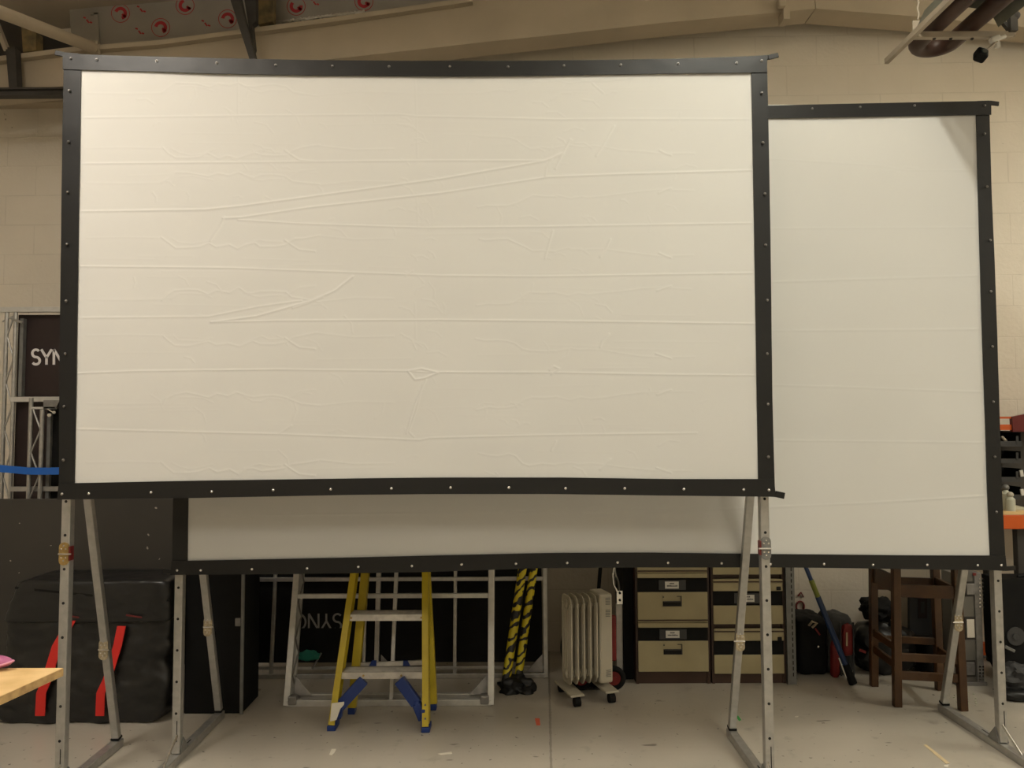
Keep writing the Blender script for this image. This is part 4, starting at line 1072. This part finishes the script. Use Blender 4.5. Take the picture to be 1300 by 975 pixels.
# red and grey bag
RY2 = F(1075, 868).y + .10
xa = P(1055, 860, RY2).x; xb = P(1090, 860, RY2).x; zt3 = P(1075, 784, RY2).z
t = thing('rucksack', 'grey and red rucksack standing behind the leaning blue pole', 'bag', ((xa + xb) / 2, RY2 + .12, 0))
blob('bag_body', ((xa + xb) / 2, RY2 + .14, zt3 / 2), ((xb - xa) / 2, .11, zt3 / 2), 'greycloth', 6, None, None, amp=.06, p=6, parent=t)
blob('red_front_pocket', P(1075, 812, RY2 + .03), (.034, .03, .10), 'redcloth', 8, None, None, amp=.08, p=5, parent=t, sub=3)
blob('red_side_panel', P(1059, 836, RY2 + .04), (.026, .04, .12), 'redcloth', 9, None, None, amp=.06, p=4, parent=t, sub=3)
MB().bar(P(1075, 803, RY2 - .005), P(1075, 820, RY2 - .005), .010, .004).build('badge', 'masking', t)
for x in (1067, 1083): MB().bar(P(x, 790, RY2), P(x + 1, 858, RY2 + .0), .008, .008).build('piping', 'grey', t)
# pole
p0 = F(1083, 870); p0.z = .012
p1 = P(1021, 715, 4.86)
t = thing('blue_pole', 'blue pole with lime band leaning from the floor towards the wall', 'pole', p0)
dirp = (p1 - p0); 
MB().cyl(p0, p0 + dirp * .16, .026, .022, seg=14).build('grip', 'black', t, smooth=True)
MB().cyl(p0 + dirp * .16, p0 + dirp * .72, .0175, seg=14).build('shaft', 'polblue', t, smooth=True)
MB().cyl(p0 + dirp * .70, p0 + dirp * .86, .0155, seg=14).build('lime_band', 'limey', t, smooth=True)
MB().cyl(p0 + dirp * .84, p0 + dirp * 1.12, .013, seg=14).build('upper_shaft', 'polblue', t, smooth=True)
MB().cyl(p0 + dirp * .05 + Vector((-.035, -.02, 0)), p0 + dirp * .22 + Vector((-.03, -.02, 0)), .004, seg=8).build('wire', 'chrome', t, smooth=True)
# dark heap behind the stool
h1 = P(1128, 830, 5.05)
t = thing('duffel_bag', 'low black duffel bag lying behind the wooden bar stool', 'bag', (h1.x, 5.16, 0))
blob('bag_body', (h1.x + .01, 5.16, .15), (.19, .15, .15), 'blackfab', 12, None, None, amp=.18, p=3.5, parent=t)
MB().bar(P(1091, 825, 5.0), P(1099, 828, 5.0), .016, .008).build('red_tag', 'redcloth', t)
mb = MB(); mb.tube([P(1128, 800, 5.1), P(1130, 790, 5.1), P(1140, 788, 5.1), P(1148, 805, 5.1), P(1150, 824, 5.1)], .010, 8); mb.build('carry_loop', 'rubber', t, smooth=True)
blob('coiled_cable', (P(1120, 800, 5.15).x, 5.2, .385), (.11, .10, .075), 'rubber', 14, 'dark coiled cable heaped on top of the duffel bag', 'cable', amp=.3, p=2.2)
blob('tool_case', (P(1194, 858, 5.05).x, 5.1, .11), (.12, .13, .11), 'black', 17, 'dark low case on the floor behind the stool rungs', 'case', amp=.05, p=7)
# framed dark picture board leaning on wall behind stool
wy = 5.36
t = thing('framed_board', 'dark framed board leaning on the wall seen through the stool', 'board', (P(1175, 840, wy).x, wy, 0))
MB().poly([(1155, 745), (1198, 745), (1198, 850), (1155, 850)], wy, .03).build('board', 'grey', t)
MB().poly([(1166, 760), (1177, 760), (1177, 785), (1166, 785)], wy - .004, .004).build('picture', 'panelbrown', t)
MB().poly([(1169, 764), (1174, 764), (1174, 778), (1169, 778)], wy - .006, .003).build('pale_print', 'greycloth', t)

# bar stool
fl_ = F(1139, 897); fr_ = F(1222.5, 902); bl_ = F(1109.5, 871); br_ = F(1193, 876)
t = thing('bar_stool', 'dark-stained wooden bar stool with black seat and ladder rungs', 'stool', ((fl_ + br_) / 2))
seatz = .80
tops = {}
cen = (fl_ + fr_ + bl_ + br_) / 4
for nm, f, px_top in (('fl', fl_, 1138), ('fr', fr_, 1213), ('bl', bl_, 1111), ('br', br_, 1190)):
    top = Vector((cen.x + (f.x - cen.x) * .94, cen.y + (f.y - cen.y) * .92, seatz)); tops[nm] = top
    if nm == 'fr': top.x = P(1214, 735, top.y).x
    if nm == 'fl': top.x = P(1137.5, 735, top.y).x
    MB().bar(f, top, .044, .040, bevel=.004).build('leg', 'wood', t)
ft = {'fl': fl_, 'fr': fr_, 'bl': bl_, 'br': br_}
def onleg(n, z): return ft[n] + (tops[n] - ft[n]) * (z / seatz)
def rail(n1, n2, py, hgt, Yr, dy=0):
    z = P(1160, py, Yr).z
    MB().bar(onleg(n1, z), onleg(n2, z), .020, hgt, (0, 0, 1), .003).build('rail', 'wood', t)
rail('fl', 'fr', 750, .072, fl_.y); rail('fl', 'fr', 834, .045, fl_.y); rail('fl', 'fr', 857, .048, fl_.y)
rail('bl', 'br', 818, .042, 4.7); rail('bl', 'fl', 740, .10, 4.55); rail('br', 'fr', 750, .08, 4.55)
rail('bl', 'fl', 816, .045, 4.6); rail('bl', 'fl', 838, .045, 4.6); rail('br', 'fr', 835, .045, 4.6); rail('bl', 'br', 745, .08, 4.7)
mb = MB(); mb.prism([(tops['bl'].x - .04, tops['bl'].y + .04, seatz), (tops['br'].x + .04, tops['br'].y + .04, seatz), (tops['fr'].x + .04, tops['fr'].y - .04, seatz), (tops['fl'].x - .04, tops['fl'].y - .04, seatz)], (0, 0, .05))
mb.build('seat', 'black', t)

# perforated silver fixture, standing on end
VY = F(1235, 870).y
t = thing('rack_case', 'upright silver-edged rack case with clear perforated panels behind the screen leg', 'case', (P(1238, 868, VY).x, VY + .05, 0))
xa = P(1225, 865, VY).x; xb = P(1250, 865, VY).x; zt4 = P(1238, 727, VY).z
MB().span((xa - .06, VY + .01, 0), (xb - .04, VY + .12, zt4), .004).build('case_body', mat('case_grey', (.17, .165, .15), .35, .3), t)
e = MB().span((xb - .042, VY, 0), (xb, VY + .13, zt4), .004).build('corner_angle', 'aludark', t)
mb = MB(); 
for py in list(range(735, 775, 5)) + list(range(846, 870, 4)):
    for q in (0, 1): p = P(1243.5 + q * 4, py, VY - .001); mb.cyl(p, p + Vector((0, -.006, 0)), .0055, seg=8)
mb.build('rivets', 'chrome', e, smooth=True)
for py0, py1 in ((741, 755), (786, 810), (841, 857)):
    a = P(1227, py0, VY); b = P(1238, py1, VY)
    w_ = MB().span((a.x, VY - .002, b.z), (b.x, VY + .012, a.z), .003).build('recessed_latch', 'chrome' if py0 == 786 else 'aludark', t)
    MB().span((a.x - .008, VY + .004, b.z - .012), (b.x + .008, VY + .011, a.z + .012)).build('latch_plate', 'darksteel', w_)
MB().span((xa - .06, VY - .012, 0), (xb + .01, VY + .0, .022), .003).build('base_strip', 'aludark', t)
MB().box(P(1237, 729, VY - .01), (.02, .006, .016)).build('red_sticker', 'redcloth', t)
o = MB().poly([(1248, 817), (1261, 817), (1261, 832), (1248, 832)], 5.41, .05).build('red_box', 'orange'); tag(o, 'small red box on the pallet against the wall between screen leg and rack case', 'box')
a_ = P(1240, 832, 5.41); mb = MB(); mb.span((a_.x, 5.395, 0), (P(1266, 832, 5.41).x, 5.49, a_.z), .01); o = mb.build('grey_tub', 'greysteel'); tag(o, 'pale grey tub under the small red box', 'box')

# black wheeled case, far right
KY = 4.75
xa = P(1271, 850, KY).x
t = thing('wheeled_case', 'black moulded case with grey wheel under the orange workbench', 'case', (xa + .3, KY + .1, 0))
MB().prism([(xa, KY, P(1271, 735, KY).z), (xa + .6, KY, P(1271, 735, KY).z), (xa + .6, KY, .0), (P(1290, 870, KY).x, KY, .0), (P(1272, 838, KY).x, KY, P(1272, 838, KY).z)], (0, .165, 0)).build('case_body', 'black', t)
wc2 = P(1290, 808, KY - .01); mb = MB(); mb.cyl(wc2, wc2 + Vector((0, .03, 0)), .055, seg=24); w_ = mb.build('wheel', 'grey', t, smooth=True)
mb = MB(); mb.cyl(wc2 + Vector((0, -.006, 0)), wc2, .022, seg=16); mb.build('wheel_hub', 'greycloth', w_)
mb = MB(); mb.bar(P(1276, 821, KY - .02), P(1288, 827, KY - .02), .02, .014, bevel=.004); mb.build('latch', 'greysteel', t)
mb = MB(); mb.tube([P(1293, 738, KY + .05), P(1293, 732, KY + .05), P(1300, 730, KY + .05), P(1312, 730, KY + .05)], .012, 8); mb.build('carry_handle', 'black', t, smooth=True)
gb = F(1290, 885)
t = thing('grey_bag', 'crumpled grey cloth bag lying on the floor near the black wheeled case', 'bag', (gb.x, gb.y, 0))
blob('bag_body', (gb.x + .05, gb.y + .02, .10), (.13, .07, .085), 'greycloth', 21, None, None, amp=.3, p=2.5, parent=t)
blob('black_base', (gb.x + .04, gb.y - .02, .03), (.16, .08, .03), 'blackfab', 22, None, None, amp=.1, p=4, parent=t, sub=3)
o = blob('red_cloth', (gb.x + .09, gb.y - .14, .016), (.075, .035, .016), 'redcloth', 24, 'red cloth strip lying under the grey bag', 'cloth', amp=.2, p=3, sub=3)

# ------------------------------------------------------------------ workbench and shelf with bins
OY = 4.92
t = thing('workbench', 'orange steel beam workbench with clear sheet top', 'bench', (P(1300, 660, OY).x + .5, OY + .3, 0))
xa = P(1258, 660, OY).x; z0 = P(1285, 672, OY).z; z1 = P(1285, 653.5, OY).z
MB().span((xa, OY, z0), (5.3, OY + .045, z1), .006).build('front_beam', 'orange', t)
MB().span((xa, OY + .42, z0), (5.3, OY + .46, z1), .006).build('rear_beam', 'orange', t)
MB().span((xa, OY, z1), (5.3, OY + .46, z1 + .02)).build('bench_top', 'ply', t)
for xx in (P(1296, 700, OY + .02).x, 5.25):
    for yy in (OY + .05, OY + .38): MB().span((xx, yy, 0), (xx + .06, yy + .05, z0 + .05), .004).build('leg', 'darksteel', t)
JY = OY + .12; zj = z1 + .02
p = P(1281, 645, JY)
def jar(px, r, h, label, cm, Yj, tint):
    x = P(px, 645, Yj).x
    t = thing('plastic_bottle', label, 'bottle', (x, Yj, zj))
    MB().cyl((x, Yj, zj), (x, Yj, zj + h * .65), r, seg=18).build('bottle_body', tint, t, smooth=True)
    MB().cyl((x, Yj, zj + h * .65), (x, Yj, zj + h * .8), r, r * .4, seg=18).build('shoulder', tint, t, smooth=True)
    MB().ball((x, Yj, zj + h * .9), r * .75, (1, 1, .9)).build('cap', cm, t, smooth=True)
jar(1277.5, .030, .16, 'squat bottle with a dark grey round cap on the workbench', 'greysteel', OY + .105, 'clear')
jar(1283, .028, .115, 'small bottle with a pale round cap on the workbench', 'cream', OY + .04, 'clear')
mb = MB(); q1 = P(1287, 641, OY + .08); q2 = P(1330, 650, OY + .08); mb.prism([q1, q2, Vector((q2.x, q2.y, zj + .001)), Vector((q1.x, q1.y, zj + .001))], (0, .05, 0)); o = mb.build('folded_sheet', 'clear')
tag(o, 'translucent folded plastic sheet lying on the workbench', 'sheet')
QY = 5.12
t = thing('bin_rack', 'black wall rack carrying the parts bins above the workbench', 'rack', (P(1290, 600, QY).x, QY + .1, zj))
MB().span((P(1262, 600, QY).x, QY + .12, zj), (5.2, QY + .15, P(1285, 547, QY).z)).build('back_plate', 'darksteel', t)
for py in (545,): MB().span((P(1262, 530, QY).x, QY, P(1285, 546, QY).z), (5.2, QY + .12, P(1285, 539, QY).z)).build('red_shelf', 'orange', t)
MB().span((P(1262, 530, QY).x, QY, P(1285, 531.5, QY).z), (5.2, QY + .02, P(1285, 529, QY).z)).build('red_rail', 'orange', t)
MB().poly([(1285, 529), (1330, 520), (1330, 548), (1286, 548)], QY - .01, .03).build('red_bracket', 'redplastic', t)
lb = ['topmost open black parts bin with a white tube in it, above the workbench', 'second black parts bin from the top above the workbench', 'third black parts bin from the top above the workbench', 'lowest black parts bin just above the bottles']
for i, (ya, yb) in enumerate(((549, 567), (573, 588), (595, 612), (618, 634))):
    x0 = P(1264, ya, QY - .05).x; x1 = P(1296, ya, QY - .05).x
    zt5 = P(1285, ya, QY - .05).z; zb5 = P(1285, yb, QY - .05).z
    tt = thing('parts_bin', lb[i], 'bin', ((x0 + x1) / 2, QY, zb5), 'parts bins above the workbench')
    mb = MB(); mb.span((x0, QY - .05, zb5), (x1, QY + .115, zb5 + .004)); mb.span((x0, QY - .05, zb5), (x0 + .004, QY + .115, zt5)); mb.span((x1 - .004, QY - .05, zb5), (x1, QY + .115, zt5)); mb.span((x0, QY + .11, zb5), (x1, QY + .115, zt5))
    mb.build('bin_shell', 'black', tt); MB().span((x0, QY - .055, zb5), (x1, QY - .049, zb5 + (zt5 - zb5) * .38), .001).build('bin_front', 'grey', tt)
    if i < 3: MB().box((x1 - .03, QY - .057, zb5 + .045), (.016, .003, .05)).build('bin_label', 'greycloth', tt)
o = MB().cyl(P(1272, 555, QY - .0), P(1277, 560, QY - .04), .010, seg=10).build('tube_bottle', 'cream', smooth=True); tag(o, 'small white tube lying in the topmost parts bin', 'tube')
for i, (x, y) in enumerate(((1296, 601), (1297, 625))):
    o = MB().bar(P(x, y - 4, QY - .06), P(x + 1.5, y + 4, QY - .06), .02, .01).build('spray_tip', 'card'); tag(o, ['pale bottle end beside the third parts bin', 'pale bottle end beside the lowest parts bin'][i], 'bottle')

# red painted marks on wall next to slotted upright
mb = MB(); wyy = 5.53
pp = [P(1016 + 5 * math.cos(a * math.pi / 12), 770 + 6.5 * math.sin(a * math.pi / 12), wyy) for a in range(24)]
mb.tube(pp, .006, 6, True); mb.tube([P(1013, 757, wyy), P(1017, 752, wyy), P(1020, 758, wyy)], .005, 6)
o = mb.build('red_cable_ring', 'redcloth', smooth=True); tag(o, 'thin red cable ring hanging on the wall above the black holdall', 'cable')

# ------------------------------------------------------------------ radiant heater, top right
hy = 3.70
zc = P(1220, 45, hy).z
xA = P(1191, 40, hy).x; xB = P(1236, 40, hy).x; xl = P(1159, 45, hy).x; xr2 = P(1284, 45, hy).x
t = thing('radiant_heater', 'U-tube radiant heater with reflector hanging from the roof', 'heater', (xA, hy, zc))
mb = MB(); zc2 = zc + .062; rr_ = .044; yb_ = 3.87
pts = [(xA, .9, zc2), (xA, yb_, zc2)] ; rb = (xB - xA) / 2; xm = (xA + xB) / 2
pts = [(xA, .9, zc2)] + [(xA, y_, zc2) for y_ in np.linspace(1.2, yb_, 6)] + [(xm - rb * math.cos(a), yb_ + rb * math.sin(a) * 1.0, zc2) for a in np.linspace(.15, math.pi - .15, 14)] + [(xB, y_, zc2) for y_ in np.linspace(yb_, 1.2, 6)] + [(xB, .9, zc2)]
mb.tube(pts, rr_, 16); mb.build('u_tube', 'tube', t, smooth=True)
mb = MB(); yy0 = .9
prof = [(xl + .01, zc + .03), (xl + .05, zc + .115), (xm - .03, zc + .135), (xm, zc + .09), (xm + .03, zc + .135), (xB + .07, zc + .115), (xB + .11, zc + .03)]
for (a, b), (c_, d_) in zip(prof[:-1], prof[1:]):
    mb.prism([(a, yy0, b), (c_, yy0, d_), (c_, hy - .02, d_), (a, hy - .02, b)], (0, 0, .003))
mb.build('reflector', 'reflector', t)
MB().bar((xl, hy, zc), (xr2, hy, zc), .030, .03, (0, 0, 1), .002).build('cross_bar', 'palesteel', t)
MB().bar((xl, yy0, zc + .01), (xl, 3.97, zc - .0), .022, .03, (0, 0, 1), .002).build('side_rail', 'palesteel', t)
mb = MB(); p = Vector((xl + .01, hy, zc + .02)); 
mb.box(p + Vector((.012, 0, .025)), (.045, .008, .06)); mb.build('hanger_plate', 'palesteel', t)
mb = MB(); q = p + Vector((.02, 0, .06)); i = 0
while q.z < ceil_z(q.x) - .02:
    mb.cyl(q + Vector((-.004 + .008 * (i % 2), 0, 0)), q + Vector((.004 - .008 * (i % 2), 0, .03)), .0045, seg=6); q = q + Vector((.0, 0, .028)); i += 1
mb.build('chain', 'palesteel', t)
mb = MB(); p = P(1285, 24, hy - .02); mb.box(p, (.035, .03, .13)); mb.bar(P(1268, 22, hy), P(1281, 38, hy), .014, .02); mb.ball(P(1289, 20, hy - .02), .022)
mb.build('support_bracket', 'darksteel', t)
for x in (1186, 1207, 1234): MB().ball(P(x, 49, hy), .008).build('clip', 'darksteel', t)
for yy in (3.1, 2.5): MB().bar((xl, yy, zc + .01), (xB + .1, yy, zc + .01), .012, .02).build('tube_support', 'darksteel', t)
p = P(1284, 43, hy); mb = MB(); mb.cyl(p + Vector((-.02, 0, 0)), p + Vector((.014, 0, 0)), .016, seg=12); mb.build('end_fitting', 'palesteel', t, smooth=True)
# flood/camera
hc = P(1245, 70, hy - .05)
t = thing('security_camera', 'small square black-faced camera on a pale arm under the radiant heater', 'camera', hc)
rot = Matrix.Rotation(R(20), 3, 'Y') @ Matrix.Rotation(R(-25), 3, 'X')
MB().box(hc, (.055, .05, .06), rot, .012).build('housing', 'black', t)
mb = MB(); f_ = rot @ Vector((0, -1, 0)); mb.cyl(hc + f_ * .024, hc + f_ * .029, .016, seg=18); mb.build('lens', 'glass', t, smooth=True)
MB().cyl(hc + Vector((.01, .03, .01)), P(1266, 53, hy - .02), .006, seg=8).build('arm', 'palesteel', t)
mb = MB(); mb.box(P(1263, 50, hy - .015), (.05, .03, .03), Matrix.Rotation(R(-20), 3, 'Y'), .008); mb.box(P(1266, 57, hy - .015), (.02, .02, .03), None, .004); mb.cyl(P(1266, 50, hy - .01), P(1276, 46, hy - .01), .010, seg=8)
mb.build('mount', 'card', t)

# ------------------------------------------------------------------ scraps and tape on the floor
def flat(pix, m, name, label, cat, z=.0):
    o = MB().prism([F(x, y, z) for x, y in pix], (0, 0, .0012)).build(name, m); tag(o, label, cat); return o
flat([(418, 958), (421, 951), (427, 951), (425, 955), (421, 959)], 'paper', 'paper_scrap', 'small torn paper scrap on the floor in front of the stepladder foot', 'paper')
flat([(556, 957), (573, 954.5), (574, 957), (560, 958.5)], 'paper', 'paper_scrap', 'narrow white paper scrap on the floor between ladder and seam', 'paper')
flat([(679, 912), (685, 912), (686, 921), (681, 921)], 'orangetape', 'floor_tape', 'small orange tape mark on the floor near the seam', 'tape')
flat([(934, 910), (937, 908.5), (941, 914), (938.5, 915.5)], 'greentape', 'floor_tape', 'small green tape mark beside the front screen foot rail', 'tape')
flat([(1172.5, 946), (1176, 945), (1206, 969), (1201, 970)], 'masking', 'floor_tape', 'long beige masking tape strip on the floor', 'tape')
flat([(1198, 971.5), (1205, 971), (1203, 974), (1199, 973.5)], 'paper', 'paper_scrap', 'tiny white scrap at the end of the beige tape strip', 'paper')
flat([(1009, 909.5), (1014, 909), (1013, 910.5), (1010, 910.8)], 'paper', 'paper_scrap', 'tiny white speck of paper on the open floor before the stool', 'paper')
for i in range(9):
    pass
mb = MB(); rn = random.Random(5)
for i in range(16):
    p = F(rn.uniform(1210, 1240), rn.uniform(878, 895)); mb.box(p + Vector((0, 0, .003)), (.010, .006, .006), Matrix.Rotation(rn.uniform(0, 3), 3, 'Z'))
o = mb.build('plastic_shreds', 'clear', kind='stuff'); o['label'] = 'shiny plastic shreds on the floor by the rack case'; o['category'] = 'debris'

# ------------------------------------------------------------------ lights of the room
def lamp(name, loc, size, sy, power, col=(1, .90, .74), rot=(0, 0, 0), spread=math.pi):
    l = bpy.data.lights.new(name, 'AREA'); l.shape = 'RECTANGLE'; l.size = size; l.size_y = sy; l.energy = power; l.color = col; l.spread = spread
    o = bpy.data.objects.new(name, l); COL.objects.link(o); o.location = loc; o.rotation_euler = rot
    return o
def fluoro(loc, size, sy, p, up, col):
    lamp('ceiling_light', loc, size, sy, p, col)
    lamp('ceiling_light_glow', (loc[0], loc[1], loc[2] + .05), size, sy, p * up, col, (math.pi, 0, 0))
fluoro((-2.5, 1.80, 4.35), .16, 1.5, 70, 1.3, (1, .935, .845))
fluoro((1.42, 1.70, 4.55), .10, 1.5, 58, 1.3, (1, .99, .875))
fluoro((5.3, 3.0, 4.10), .16, 1.5, 72, .9, (1, .98, .865))
fluoro((-2.4, -2.2, 4.25), .16, 1.5, 44, 1.1, (1, .965, .885))
fluoro((1.42, -2.2, 4.45), .16, 1.5, 38, 1.2, (1, .985, .885))
fluoro((4.8, -2.2, 4.25), .16, 1.5, 42, 1.2, (1, .98, .885))
w = bpy.data.worlds.new('world'); S.world = w; w.use_nodes = True
w.node_tree.nodes['Background'].inputs[0].default_value = (1, .93, .8, 1); w.node_tree.nodes['Background'].inputs[1].default_value = .02
S.view_settings.view_transform = 'Standard'; S.view_settings.look = 'None'; S.view_settings.gamma = 1
S.view_settings.use_curve_mapping = False; S.view_settings.exposure = 0.0
